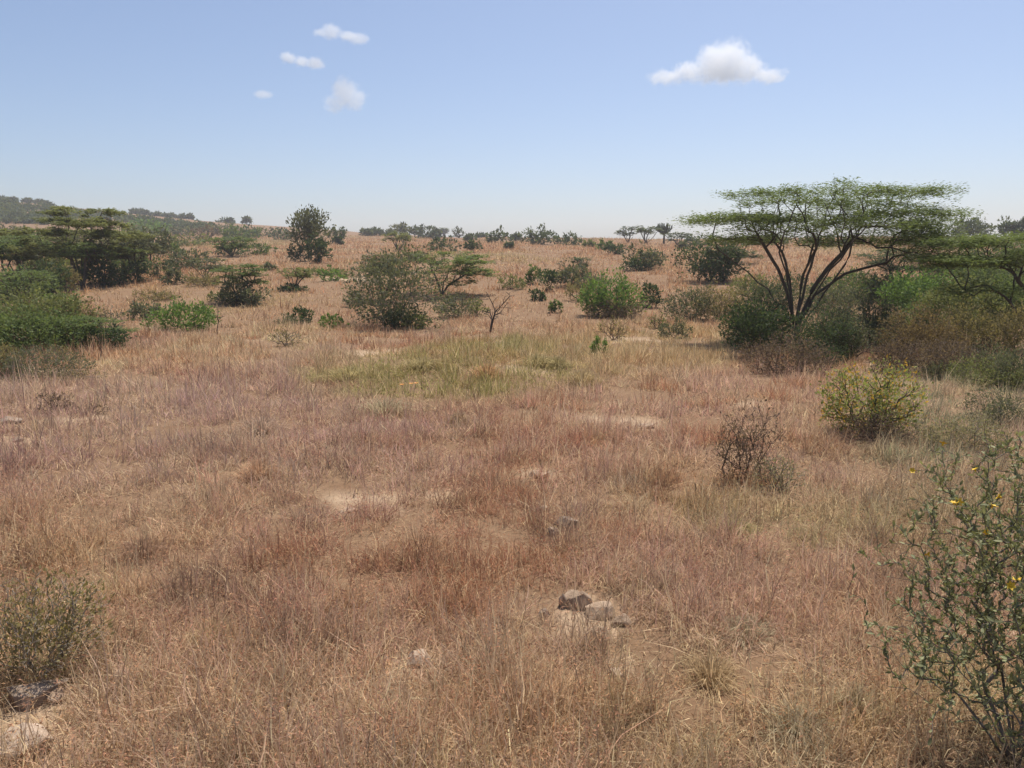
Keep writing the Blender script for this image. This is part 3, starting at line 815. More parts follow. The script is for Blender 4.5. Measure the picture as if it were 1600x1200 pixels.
# slope and bushes east of the middle
P('umbrella', 911, 421, 38, 18, 'far', 'tiny dark umbrella tree alone on the red slope with its shadow', 'acacia tree')
P('bush', 1008, 420, 56, 36, 'grey', 'dome-shaped grey green acacia on the red slope', 'bush')
P('bush', 991, 423, 34, 19, 'dark', 'round dark bush in front of the dome-shaped grey green bush')
P('bush', 838, 444, 30, 26, 'green', 'green bush on the slope beside a darker upright one')
P('bush', 855, 455, 24, 30, 'dark', 'dark upright bush between two paler bushes on the slope')
P('bush', 893, 449, 52, 34, 'grey', 'grey green bush between the dark upright bush and the big bright bush')
P('bush', 840, 470, 19, 16, 'dark', 'small round dark bush on the tan grass below the slope bushes')
P('bush', 868, 489, 18, 18, 'green', 'small pale green plant on the tan grass past the round dark bush', 'plant', name='leafy_plant')
P('scrub', 930, 452, 60, 24, 'grey', 'dull green bush behind the top of the big bright green bush')
P('bush', 957, 495, 92, 64, 'bright', 'big bright green leafy bush in the middle distance on tan grass')
P('scrub', 960, 497, 84, 26, 'brown', 'brown twiggy skirt of dry growth under the big bright green bush', 'undergrowth', name='undergrowth')
P('bush', 1017, 481, 28, 36, 'dark', 'dark upright bush touching the big bright green bush')
P('bush', 1108, 440, 96, 58, 'dark', 'dense dark green thicket bush on the slope under the big acacia branch tips')
P('umbrella', 1130, 440, 88, 54, 'far', 'dull green low acacia merging with the dense dark thicket bush', 'acacia tree')
P('scrub', 1078, 500, 84, 50, 'grey', 'grey green open shrub between bright bush and big acacia', 'shrub')
P('scrub', 1125, 502, 80, 54, 'khaki', 'yellowish khaki shrub beside the big acacia', 'shrub', dens=.8)
P('twiggy', 1027, 514, 26, 26, 'olive', 'small olive twig shrub at the edge of the khaki shrubs', 'shrub')
P('scrub', 1052, 528, 46, 32, 'grey', 'small pale grey shrub in front of the khaki shrubs', 'shrub', bark=TWIG)
P('bush', 936, 557, 23, 30, 'bright', 'small upright bright green bush alone among yellow green grass')
P('twiggy', 957, 532, 48, 36, 'khaki', 'thin brown dried weed behind the small upright green bush', 'weed', name='dry_weed', bark=TWIGB)

# beneath and beside the big acacia
P('bush', 1188, 535, 96, 66, 'dark', 'dark leafy bush at the foot of the big acacia, towards the open grass')
P('scrub', 1225, 480, 90, 50, 'far', 'deep green bush behind the lower stems of the big acacia')
P('twiggy', 1222, 584, 130, 62, 'brown', 'dark brown leafless tangle in the shade in front of the big acacia stems', 'thicket', name='twig_thicket', dens=2.4, bark=TWIGB)
P('twiggy', 1330, 562, 120, 80, 'grey', 'grey feathery tangle beside the big acacia stems', 'thicket', name='twig_thicket', dens=2.2, bark=TWIGB)
P('twiggy', 1282, 574, 70, 40, 'dark', 'small dark twig bush between the acacia stems and the orange-leaved bush', 'bush', dens=2.2)
P('bush', 1430, 486, 112, 62, 'bright', 'bright green bush behind russet scrub between the two acacias')
P('bush', 1385, 470, 70, 36, 'grey', 'greyish bush beyond the stems of the big acacia')
P('scrub', 1436, 568, 110, 86, 'russet', 'russet brown dried scrub between the big acacia and its neighbour', 'scrub')
P('scrub', 1510, 560, 90, 80, 'khaki', 'khaki brown scrub under the edge acacia', 'scrub')
P('scrub', 1585, 565, 90, 90, 'khaki', 'tall khaki scrub at the picture edge under the acacia limbs', 'scrub')
P('scrub', 1545, 586, 80, 46, 'grey', 'dark grey green shrub in front of the khaki scrub', 'shrub')
P('twiggy', 1390, 580, 70, 50, 'brown', 'low brown twig tangle behind the orange-leaved bush', 'thicket', name='twig_thicket', dens=2, bark=TWIGB)
P('scrub', 1480, 592, 70, 26, 'grey', 'low pale grey green shrub at the grass edge past the orange-leaved bush', 'shrub', bark=TWIG)
P('scrub', 1560, 470, 110, 70, 'grey', 'dull green bush behind the limbs of the edge acacia')

# nearer shrubs
ORANGE = foliage_mat('leaf_orange_bush', (0.17, 0.195, 0.06), (0.37, 0.39, 0.14), c=(0.55, 0.33, 0.07))
P('bush', 1358, 676, 134, 110, 'olive', 'rounded bush of mixed green and orange-yellow leaves in front of the big acacia', 'bush', name='leafy_bush', mat=ORANGE, dens=.55, leafpx=3.2)
P('twiggy', 1366, 690, 120, 50, 'brown', 'dry brown twigs round the foot of the orange-leaved bush', 'undergrowth', name='undergrowth', bark=TWIGB, dens=.6)
P('twiggy', 1168, 752, 98, 122, 'brown', 'dead reddish brown twiggy shrub standing alone in the pink grass', 'shrub', bark=TWIGB, dens=1.1)
P('twiggy', 1214, 768, 80, 56, 'pale', 'grey straw-coloured weed beside the dead reddish shrub', 'weed', name='dry_weed', bark=TWIG, dens=.5)
P('twiggy', 70, 1055, 165, 165, 'khaki', 'dry grey brown wispy shrub with thin stems near the pale boulders', 'shrub', bark=TWIGP, dens=.2, leafpx=1.4)
P('twiggy', 90, 645, 46, 40, 'brown', 'small dark reddish twig shrub in the mauve grass', 'shrub', bark=TWIGB, dens=1.2)
P('twiggy', 145, 648, 44, 18, 'brown', 'low reddish twig patch next to the small dark reddish shrub', 'shrub', bark=TWIGB)
P('scrub', 1500, 700, 120, 50, 'pale', 'pale grey green herb cover behind the yellow-flowered bush', 'herb', name='herb_plant', bark=TWIG)
P('scrub', 1570, 660, 110, 50, 'grey', 'soft grey green weed patch above the yellow-flowered bush', 'weed', name='weed_plant', bark=TWIG, dens=.6)
def tussock(px, row, wpx, hpx, col, label, cat, name, n=520, upright=.8):
    """one clump of blades growing from a common root"""
    b0, t = at(px, row); s_ = t / FPX; W, H = wpx * s_ * 1.25, hpx * s_ * .85
    rng = np.random.default_rng(int(px * 3 + row)); mb = MB()
    col = .55 * np.array(col) + .45 * TAN
    az = rng.uniform(0, 6.283, n); r0 = W * np.abs(rng.normal(0, .24, n)); h = H * rng.uniform(.3, 1.1, n) * np.exp(-(r0 / (W * .45)) ** 2)
    le = np.abs(rng.normal(0, upright, n)); d = np.stack([np.cos(az), np.sin(az), np.zeros(n)], 1)
    A = d * r0[:, None]; out = (W * .42 * np.minimum(le, 1.3))[:, None] * d
    Bp = A + out * .35 + np.array([0, 0, 1.0]) * (h * .62)[:, None]; C = A + out + np.array([0, 0, 1.0]) * (h * np.clip(1 - .4 * le, .3, 1))[:, None]
    fa = rng.uniform(0, 6.283, n); S = np.stack([np.cos(fa), np.sin(fa), np.zeros(n)], 1) * max(.0032, .32 * t / 773)
    A[:, 2] -= .02
    V = np.stack([A - S, A + S, Bp - S * .8, Bp + S * .8, C], 1); k5 = np.arange(n)[:, None] * 5
    mb.add(V.reshape(-1, 3), k5 + np.array([[0, 1, 3, 2]]), k5 + np.array([[2, 3, 4]]))
    o = mb.build(name, GRASS); o.location = b0
    c = np.clip(np.array(col)[None] * rng.uniform(.55, 1.4, (n, 1)), .02, .85); c = np.concatenate([np.repeat(c, 5, 0), np.ones((n * 5, 1))], 1)
    a_ = o.data.attributes.new('gcol', 'FLOAT_COLOR', 'POINT'); a_.data.foreach_set('color', c.astype(np.float32).ravel())
    tag(o, label, cat)
for px_, row_, w_, h_, c_, lb, ct, nm in ((1245, 1150, 100, 60, (.44, .46, .33), 'pale green ground herb low in the grass beside the dark bush shadow', 'herb', 'herb_plant'), (1165, 990, 80, 34, (.42, .43, .31), 'small grey green herb in the grass past the stone pile', 'herb', 'herb_plant'),
        (1155, 836, 50, 40, (.42, .44, .20), 'small yellowish green herb below the dead reddish shrub', 'herb', 'herb_plant'), (335, 1015, 90, 75, (.50, .38, .22), 'dense straw tussock with a dark base near the wispy shrub', 'tussock', 'grass_tussock'),
        (600, 645, 90, 34, (.46, .46, .30), 'grey green herb patch behind an orange flower', 'herb', 'herb_plant'), (715, 664, 28, 32, (.34, .26, .17), 'small brown dried stalk clump in the tan grass', 'tussock', 'grass_tussock'),
        (838, 572, 54, 30, (.36, .36, .15), 'green tussock with dark base beside its twin', 'tussock', 'grass_tussock'), (868, 574, 38, 26, (.30, .32, .13), 'smaller dark green tussock next to its twin', 'tussock', 'grass_tussock'),
        (1110, 1065, 80, 55, (.46, .36, .20), 'dark rooted straw tussock below the stone pile', 'tussock', 'grass_tussock'), (222, 872, 84, 50, (.20, .11, .10), 'dark purplish dry tuft alone in the tan grass', 'tuft', 'dry_tuft'), (410, 675, 70, 36, (.42, .33, .28), 'greyish brown weed clump in the mauve grass', 'weed', 'weed_clump'),
        (1340, 1110, 80, 60, (.42, .41, .27), 'faded herb in the grass near the leaning bush twigs', 'herb', 'herb_plant'), (545, 960, 90, 60, (.46, .29, .17), 'rust-coloured tussock above the pinkish slab', 'tussock', 'grass_tussock'),
        (650, 865, 110, 60, (.52, .33, .21), 'broad reddish tussock in the middle of the tan grass', 'tussock', 'grass_tussock'), (760, 590, 46, 34, (.50, .28, .13), 'orange brown tussock among the yellow green ones', 'tussock', 'grass_tussock'),
        (660, 575, 60, 26, (.38, .38, .17), 'low green tussock left of the orange brown one', 'tussock', 'grass_tussock'), (545, 590, 70, 30, (.42, .42, .18), 'yellow green tussock at the left end of the green patch', 'tussock', 'grass_tussock'),
        (910, 600, 60, 34, (.42, .36, .17), 'dark yellowish tussock below the small upright green bush', 'tussock', 'grass_tussock'), (405, 745, 60, 46, (.56, .36, .24), 'narrow red tussock in the tan grass', 'tussock', 'grass_tussock')):
    tussock(px_, row_, w_, h_, c_, lb, ct, nm)
# fuller thicket to the west
for k_, px_, row_, w_, h_, c_, lb, cat_ in (
        ('bush', 95, 440, 80, 44, 'olive', 'olive bush in the middle of the thicket under the tallest acacia', 'bush'), ('bush', 200, 428, 70, 40, 'green', 'green bush joining the thicket to the grey rounded tree', 'bush'),
        ('umbrella', 60, 412, 120, 48, 'green', 'wide low acacia behind the flat acacia at the picture edge', 'acacia tree'), ('bush', 190, 400, 80, 40, 'grey', 'grey green bush behind the thicket below bright slope bush', 'bush'),
        ('bush', 18, 380, 80, 24, 'grey', 'grey bush strip at the foot of the far hill by the picture edge', 'bush'), ('bush', 95, 395, 70, 34, 'grey', 'dull bush behind the stems of the tallest acacia', 'bush'),
        ('twiggy', 5, 372, 60, 18, 'russet', 'reddish brown scrub on the slope at the picture edge', 'scrub'), ('bush', 262, 402, 50, 22, 'green', 'small green bush between the grey rounded tree and the red ground', 'bush'),
        ('scrub', 255, 436, 44, 26, 'dark', 'dark scrub just behind the small round shrub', 'scrub'), ('umbrella', 322, 440, 70, 36, 'grey', 'thin grey acacia between the small round shrub and the open acacia', 'acacia tree'),
        ('scrub', 318, 448, 60, 20, 'khaki', 'dry yellow scrub below the thin grey acacia', 'scrub'), ('bush', 400, 398, 40, 18, 'green', 'green bush past the low flat acacia on the open ground', 'bush'),
        ('bush', 405, 372, 60, 14, 'far', 'long green bush strip on the slope before the tall airy tree', 'bush'), ('bush', 345, 366, 60, 14, 'grey', 'grey bush strip on the slope above the brownish shrub', 'bush'),
        ('bush', 280, 368, 50, 12, 'grey', 'low grey bush on the brown slope past the bright slope bush', 'bush'), ('bush', 345, 470, 30, 12, 'olive', 'small yellowish growth at the shadow edge of the open acacia', 'bush'),
        ('bush', 30, 515, 80, 44, 'green', 'green bush behind the dense one at the picture edge', 'bush'), ('scrub', 130, 520, 70, 40, 'russet', 'orange tinged shrub on the flank of the yellowish green bush', 'shrub'),
        ('scrub', 12, 590, 60, 50, 'khaki', 'straw-coloured shrub at the picture edge below the dense green bush', 'shrub'),
        ('bush', 500, 432, 90, 10, 'olive', 'green strip of low growth on the red slope below the tall airy tree', 'bush'), ('scrub', 560, 480, 40, 24, 'grey', 'thin grey shrub leaning on the grey tangled thorn tree', 'shrub'),
        ('scrub', 800, 452, 40, 22, 'olive', 'pale olive shrub on the slope past the leaning acacia', 'shrub'), ('scrub', 905, 470, 40, 26, 'khaki', 'dry khaki shrub before the big bright green bush', 'shrub'),
        ('umbrella', 600, 470, 90, 72, 'grey', 'grey green acacia boughs spreading behind the tangled thorn tree', 'acacia tree'),
        ('umbrella', 1150, 412, 90, 36, 'far', 'dull acacia on the slope behind the dense dark thicket bush', 'acacia tree'), ('scrub', 1175, 470, 70, 40, 'olive', 'olive shrub behind the dark bush at the big acacia foot', 'shrub'),
        ('scrub', 1300, 500, 90, 60, 'grey', 'dull green shrub seen between the stems of the big acacia', 'shrub'), ('bush', 1480, 470, 90, 54, 'grey', 'dull green bush next to the bright green bush between the acacias', 'bush'),
        ('scrub', 1480, 540, 90, 70, 'olive', 'olive brown scrub behind the russet dried scrub', 'scrub'), ('umbrella', 1400, 470, 130, 80, 'far', 'low dull acacia between the big acacia and the edge acacia', 'acacia tree'),
        ('bush', 1560, 440, 120, 60, 'far', 'dark bush mass behind the crown of the edge acacia', 'bush'), ('scrub', 1600, 610, 90, 60, 'grey', 'grey green shrub at the picture edge below the khaki scrub', 'shrub')):
    P(k_, px_, row_, w_, h_, c_, lb, cat_)
for k_, px_, row_, w_, h_, c_, lb, cat_ in (
        ('bush', 1175, 560, 90, 84, 'dark', 'tall dark bush hiding the lower side of the big acacia trunk towards the open grass', 'bush'), ('scrub', 1290, 566, 110, 84, 'dark', 'dark scrub hiding the foot of the big acacia', 'scrub'),
        ('bush', 1345, 540, 100, 70, 'grey', 'grey green bush between the acacia trunk and the russet scrub', 'bush'), ('bush', 1500, 520, 120, 80, 'olive', 'olive bush under the crown of the edge acacia', 'bush'),
        ('bush', 1585, 520, 110, 90, 'green', 'green bush behind the bent limb of the edge acacia', 'bush'), ('bush', 1420, 530, 100, 50, 'green', 'green bush rising out of the russet scrub', 'bush'),
        ('bush', 1530, 480, 120, 70, 'green', 'leafy bush filling the space below the edge acacia crown', 'bush'), ('bush', 1340, 470, 110, 44, 'green', 'low green bush far behind the big acacia stems', 'bush'),
        ('scrub', 1460, 584, 120, 50, 'brown', 'brown dry growth at the foot of the russet scrub', 'scrub'), ('scrub', 1560, 606, 130, 44, 'olive', 'olive weedy growth at the picture edge beyond the yellow-flowered bush', 'weeds'),
        ('bush', 60, 552, 150, 66, 'green', 'thick rounded green bush under the low spreading acacia', 'bush'), ('bush', 150, 548, 86, 40, 'dark', 'dark bush in the hollow at the end of the low spreading acacia', 'bush'),
        ('umbrella', 40, 480, 120, 56, 'green', 'layered green acacia above the yellowish green bush at the picture edge', 'acacia tree'), ('umbrella', 130, 450, 90, 70, 'green', 'full green acacia in the heart of the left thicket', 'acacia tree'),
        ('bush', 70, 462, 80, 50, 'dark', 'dark rounded bush in front of the left thicket', 'bush'), ('umbrella', 215, 440, 70, 66, 'grey', 'grey green acacia closing the right end of the left thicket', 'acacia tree'),
        ('umbrella', 150, 410, 150, 50, 'olive', 'long low olive acacia under the tallest acacia crown', 'acacia tree'), ('umbrella', 30, 440, 90, 70, 'green', 'dense green acacia under the flat one at the picture edge', 'acacia tree'),
        ('bush', 380, 476, 70, 36, 'grey', 'grey bush filling the stems of the small open acacia', 'bush')):
    P(k_, px_, row_, w_, h_, c_, lb, cat_)
P('twiggy', 118, 594, 82, 16, 'khaki', 'flattened pale grey dead twigs lying on the mauve grass', 'twigs', name='dead_twigs', bark=TWIG, dens=1.5)

# far wooded hill face, one mass of small trees
def hillside_wood():
    rng = np.random.default_rng(404); cr = MB()
    n = 0
    for k in range(800):
        px_ = rng.uniform(-60, 330); crest = np.interp(px_, [-60, 0, 80, 200, 330], [312, 316, 326, 341, 354])
        row_ = crest + (rng.uniform(1, 42) if px_ < 110 else abs(rng.normal(0, 5)) + 1)
        if px_ > 110 and rng.uniform() > .2: continue
        b, t = at(px_, row_)
        if t < 300: continue
        w = rng.uniform(3, 7); h = rng.uniform(1.5, 3.6)
        m = 60; v = rng.normal(0, 1, (m, 3)); v /= np.linalg.norm(v, axis=1, keepdims=True)
        q = b + np.array([0, 0, h * .5]) + v * np.array([w / 2, w / 2, h / 2]) * rng.uniform(.5, 1, (m, 1))
        cr.leaves(q, rng.normal(0, 1, (m, 3)), rng.normal(0, 1, (m, 3)) + np.array([0, 0, .6]), rng.uniform(.8, 1.6, m), rng.uniform(.5, 1, m), np.clip(rng.uniform(0, 1) * .6 + rng.uniform(0, .4, m), 0, 1))
        n += 1
    o = cr.build('hillside_wood', pal('far'))
    tag(o, 'distant bluish scrub wood covering the far hill', 'wood', kind='stuff')
hillside_wood()

# candelabra euphorbia on the skyline
def candelabra(px, row, wpx, hpx, label):
    b, t = at(px, row); s = t / FPX; W, H = wpx * s, hpx * s
    rng = np.random.default_rng(9)
    root = tag(empty('candelabra_tree', b), label, 'tree', FARG)
    tr, ar = MB(), MB()
    tr.tube([(0, 0, -.1), (0.05, 0, H * .3), (0, 0, H * .5)], [.28, .22, .18], 8)
    for k in range(46):
        a = rng.uniform(0, 6.28); r = math.sqrt(rng.uniform(0, 1)) * W * .5; top = H * (1.0 - .25 * (r / (W * .5)) ** 2) * rng.uniform(.88, 1)
        p0 = np.array([0, 0, H * rng.uniform(.35, .5)]); x, y = r * math.cos(a), r * math.sin(a)
        ar.tube([p0, (x * .6, y * .6, H * .52), (x * .95, y * .95, H * .66), (x, y, top)], [.10, .13, .15, .08], 5)
    tr.build('trunk', BARK, root, True); ar.build('arms', pal('far'), root, True)
candelabra(1037, 381, 28, 36, 'dark candelabra tree with upright arms standing above the flat skyline acacias')

# dead stems
def stem(px, row, hpx, lean, label, r=0.012, forks=3, name='dead_stick', cat='dead stick'):
    b, t = at(px, row); s = t / FPX; H = hpx * s
    rng = np.random.default_rng(int(px * 7 + row)); mb = MB()
    pts = [np.array([lean * H * u + rng.normal(0, .03 * H) * (u > 0), rng.normal(0, .03 * H), -0.05 + H * u * 1.03]) for u in np.linspace(0, 1, 7)]
    r = max(r, 0.5 * t / 773)
    mb.tube(pts, np.linspace(r * 1.2, r * .5, 7), 5)
    for k in range(forks):
        i = int(rng.integers(3, 6)); a = rng.uniform(0, 6.28); l = H * rng.uniform(.15, .3)
        e = pts[i] + np.array([math.cos(a) * l * .6, math.sin(a) * l * .6, l * .7])
        mb.tube([pts[i], (pts[i] + e) / 2 + rng.normal(0, .02 * H, 3), e], [r * .6, r * .5, r * .3], 4)
        for q in range(4):
            d = rng.normal(0, 1, 3) * l * .18
            mb.tube([e - d * .3, e + d], [r * .35, r * .2], 3)
    o = mb.build(name, BARK, None, True); o.location = b
    tag(o, label, cat)
stem(340, 523, 44, .03, 'thin dead stick with a tufted top beside the wide bright green bush')
stem(105, 462, 24, .0, 'short dark dead stem in front of the khaki shrub', forks=1)
stem(157, 562, 42, .02, 'pale thin stick standing before the low spreading acacia', forks=0)
stem(1085, 778, 30, .02, 'short dark upright stump of a dead weed in the pink grass', forks=0)
stem(1130, 748, 66, .12, 'slanting dark dead stem at the side of the dead reddish shrub', forks=2)

# ------------------------------------------------------------------ stones
import bmesh
R_TAN = rock_mat('stone_tan', (0.26, 0.180, 0.120), (0.48, 0.35, 0.245))
R_GREY = rock_mat('stone_grey', (0.19, 0.14, 0.105), (0.38, 0.29, 0.22))
R_PALE = rock_mat('stone_pale', (0.36, 0.265, 0.19), (0.54, 0.415, 0.31))
def stone(px, row, wpx, hpx, mat, label, seed, name='stone', dfac=.9, sink=.58, turn=None):
    b, t = at(px, row); s = t / FPX
    rng = np.random.default_rng(seed)
    bm = bmesh.new(); bmesh.ops.create_icosphere(bm, subdivisions=4, radius=1.0)
    V = np.array([v.co[:] for v in bm.verts])
    for k in range(17):
        n = rng.normal(0, 1, 3); n /= np.linalg.norm(n); d = rng.uniform(.5, .85)
        e = np.maximum(V @ n - d, 0); V = V - e[:, None] * n
    V = V / np.abs(V).max(0)
    nn = fbm(V[:, 0] * 2.1 + V[:, 2] * 1.3 + seed, V[:, 1] * 2.1 - V[:, 2], seed, 4) - .5
    V = V * (1 + .15 * nn[:, None])
    n2 = fbm(V[:, 0] * 7 + V[:, 2] * 5, V[:, 1] * 7 - V[:, 2] * 4, seed + 9, 3) - .5
    V = V * (1 + .08 * n2[:, None])
    H = hpx * s * 1.2; W = wpx * s * 1.08
    V = V * np.array([W / 2, W / 2 * dfac, H / 2])
    for v, c in zip(bm.verts, V): v.co = c
    me = bpy.data.meshes.new(name); bm.to_mesh(me); bm.free()
    me.polygons.foreach_set('use_smooth', [True] * len(me.polygons))
    me.set_sharp_from_angle(angle=math.radians(24))
    o = bpy.data.objects.new(name, me); me.materials.append(mat); COL.objects.link(o)
    o.location = (b[0], b[1], b[2] + H / 2 * (1 - sink) - .01); o.rotation_euler = (rng.normal(0, .1), rng.normal(0, .1), rng.uniform(-.5, .5) if turn is None else turn)
    tag(o, label.replace('picture edge', 'left picture edge').replace('picture corner', 'lower left picture corner'), 'stone')
PILE = [(905, 947, 46, 32, R_TAN, 'largest tan stone of the pile, flat top catching the sun'), (940, 962, 48, 30, R_TAN, 'wide tan stone next to the largest stone of the pile'),
        (880, 948, 15, 28, R_GREY, 'narrow dark upright stone at one end of the pile'), (970, 975, 30, 22, R_TAN, 'small stone at the far end of the pile beside the wide one'),
        (937, 998, 30, 30, R_TAN, 'lowest stone of the pile with a dark hollow side'), (850, 963, 20, 14, R_GREY, 'little dark stone apart from the pile'),
        (655, 1034, 48, 28, R_PALE, 'pale pinkish slab lying in the straw'), (600, 1031, 18, 13, R_PALE, 'small pale stone next to the pinkish slab'),
        (44, 1178, 84, 54, R_PALE, 'large pale boulder on bare soil in the picture corner'), (52, 1092, 88, 42, R_GREY, 'dark grey slab under the wispy shrub'), (90, 1092, 36, 26, R_TAN, 'reddish stone leaning on the dark grey slab'),
        (192, 1066, 42, 26, R_TAN, 'rounded tan stone half hidden in straw past the wispy shrub'), (12, 660, 46, 12, R_GREY, 'flat grey stone in mauve grass at the picture edge'), (28, 690, 18, 9, R_TAN, 'small stone in mauve grass below the flat grey one'),
        (886, 826, 40, 26, R_GREY, 'layered dark grey stone in the middle of the pink grass'), (865, 836, 22, 16, R_GREY, 'broken dark piece beside the layered grey stone'),
        (848, 796, 22, 9, R_PALE, 'thin pale flat stone behind the layered grey stone'), (795, 791, 18, 9, R_TAN, 'little tan stone left of the thin pale flat stone'),
        (962, 1053, 26, 15, R_PALE, 'pale stone with a dark side below the pile'), (1008, 668, 34, 9, R_TAN, 'flat tan slab among pink grass near the dead reddish shrub'),
        (842, 744, 34, 11, R_TAN, 'flat tan slab at the small sandy opening'), (430, 950, 26, 12, R_GREY, 'small dark stone sunk in straw'), (545, 800, 26, 9, R_PALE, 'pale stone lying on the sandy opening')]
for i, (a, b, c, d, m, lb) in enumerate(PILE):
    stone(a, b, c, d, m, lb, 50 + i * 3)

# ------------------------------------------------------------------ the near bush with yellow flowers
def near_bush():
    rng = np.random.default_rng(2024)
    B = np.array([2.97, 4.12, 0.0]); B[2] = float(ground_z(B[0], B[1]))
    root = tag(empty('flowering_bush', B - np.array([0, 0, .03])), 'open grey green bush with yellow flowers and bare twigs close to the viewer', 'bush')
    n = 3000
    v = rng.normal(0, 1, (n, 3)); v /= np.linalg.norm(v, axis=1, keepdims=True)
    T = np.array([0.02, 0.0, 1.16]) + v * np.array([1.02, 0.95, 0.92]) * (rng.uniform(.06, 1.0, (n, 1)) ** .5)
    T[:, 0] += np.where((T[:, 2] < .7) & (T[:, 0] < 0), (0.7 - T[:, 2]) * .7, 0)
    T[:, 2] = np.maximum(T[:, 2], .12)
    lump = fbm(T[:, 0] * 1.6 + 5, T[:, 2] * 1.6 + T[:, 1], 91, 2)
    T = T[lump > np.where(T[:, 0] < -.80, .38, .27)]
    extra = np.array([(-1.00, -.1, .95), (-1.04, 0, 1.30), (-.88, -.2, 1.45), (-.62, .1, 1.95), (-.42, 0, 2.10), (-.30, .1, 2.16), (-.15, .1, 2.05), (-.95, -.3, .75), (-.85, -.5, .30), (-.6, -.5, .18), (-.75, -.4, .5), (-1.02, .1, 1.1)])
    T = np.concatenate([T, extra])
    init = [(np.zeros(3), -1)]
    for k in range(13):
        a = 2 * math.pi * k / 13 + rng.uniform(-.2, .2); l = rng.uniform(.12, .34)
        init.append((np.array([math.cos(a) * l * .5, math.sin(a) * l * .5, .22]), 0)); init.append((np.array([math.cos(a) * l * 1.3, math.sin(a) * l * 1.3, .5]), len(init) - 1))
    PA, par, tips = grow(T, init, rng, .18, .07, .05, .10)
    st = MB(); tubes(st, PA, par, tips, .0019, .34)
    st.build('stems', TWIG, root, True)
    tw = []
    for t in tips:                      # leaves along the last stretch of each twig
        i = t; k = 0
        while i >= 0 and k < 6 and par[i] >= 0:
            d = PA[i] - PA[par[i]]; d = d / max(np.linalg.norm(d), 1e-6)
            for _ in range(2 if k < 3 else 1):
                if rng.uniform() < .62 + .25 * math.sin(t * 1.7): tw.append((PA[i] + (PA[par[i]] - PA[i]) * rng.uniform(0, 1), d))
            i = par[i]; k += 1
    Pn = np.array([p for p, _ in tw]); D0 = np.array([d for _, d in tw]); n = len(Pn)
    D = D0 * .75 + rng.normal(0, .55, (n, 3)) + np.array([0, 0, .18]); D /= np.linalg.norm(D, axis=1, keepdims=True)
    N = rng.normal(0, .6, (n, 3)) + np.array([0, 0, .9])
    L = rng.uniform(.026, .048, n)
    mat = foliage_mat('leaf_near_bush', (0.155, 0.165, 0.078), (0.36, 0.36, 0.19), trans=.25, rough=.55, spec=.12)
    # leaf shapes: an ellipse folded along the midrib
    shapes = []
    for q in range(4):
        mb = MB(); us = np.array([.0, .22, .5, .78, 1.0]); ws = np.array([.02, .14, .18, .12, .0]) * rng.uniform(.85, 1.2)
        c = np.stack([us, np.zeros(5), .10 * np.sin(us * math.pi) * rng.uniform(-1, 1)], 1)
        a = c + np.stack([np.zeros(5), ws, ws * .35], 1); b = c + np.stack([np.zeros(5), -ws, ws * .35], 1)
        V = np.concatenate([c, a, b]); Q = [(i, i + 1, 6 + i, 5 + i) for i in range(3)] + [(i + 1, i, 10 + i, 11 + i) for i in range(3)]
        Tt = [(3, 4, 8), (4, 3, 13)]
        mb.add(V, Q, Tt, (q + .5) / 4); shapes.append((V, Q, Tt))
        me = mb.mesh('leaf'); me.materials.append(mat); shapes[-1] = (V, Q, Tt, me)
    W = Pn + np.array(root.location)
    px, py, dz = project(W)
    vis = (px > 1290) & (px < 1598) & (py > 600) & (py < 1198)
    order = np.argsort(np.where(vis, dz, 99))[:280]
    one = set(order.tolist())
    rest = MB()
    for i in range(n):
        d = D[i]; s = np.cross(N[i], d); s /= np.linalg.norm(s); u = np.cross(d, s)
        V, Q, Tt, me = shapes[i % 4]
        M = np.stack([d, s, u], 1) * L[i]
        if i in one:
            o = bpy.data.objects.new('leaf', me); COL.objects.link(o); o.parent = root
            m4 = Matrix.Identity(4)
            for r in range(3):
                for c in range(3): m4[r][c] = M[r, c]
                m4[r][3] = Pn[i, r]
            o.matrix_local = m4
        else:
            rest.add(V @ M.T + Pn[i], Q, Tt, rng.uniform(0, 1))
    f = rest.build('foliage', mat, root); f['kind'] = 'stuff'
    # flowers sit on the twig ends that show nearest to where the photograph has them
    m, nt, out = nodes('petal_yellow')
    pr = nt.nodes.new('ShaderNodeBsdfPrincipled'); pr.inputs['Base Color'].default_value = (.72, .46, .02, 1); pr.inputs['Roughness'].default_value = .6
    nt.links.new(pr.outputs[0], out.inputs[0])
    fm = MB()
    for k in range(6):
        a = k * math.pi / 3; d = np.array([[math.cos(a), math.sin(a), .45]])
        fm.leaves(np.zeros((1, 3)), d, np.array([[0, 0, 1.0]]), .026, .017, .5)
    fm.tube([(0, 0, -.008), (0, 0, .006)], [.004, .005], 6)
    fme = fm.mesh('flower'); fme.materials.append(m)
    tp = PA[tips] + np.array(root.location); tx, ty, tz = project(tp); used = set()
    for fx, fy in ((1487, 660), (1412, 716), (1486, 763), (1548, 767), (1504, 760), (1538, 832), (1527, 741), (1562, 804), (1460, 880), (1576, 892), (1565, 912)):
        c = (tx - fx) ** 2 + (ty - fy) ** 2 + (tz * 12) ** 2
        for i in np.argsort(c):
            if i not in used: break
        used.add(int(i))
        o = bpy.data.objects.new('flower', fme); COL.objects.link(o); o.parent = root
        o.location = PA[tips[int(i)]]; o.rotation_euler = (rng.normal(.5, .5), rng.normal(0, .5), rng.uniform(0, 6)); k = rng.uniform(.8, 1.25); o.scale = (k, k, k)
    print('near bush leaves', n)
near_bush()

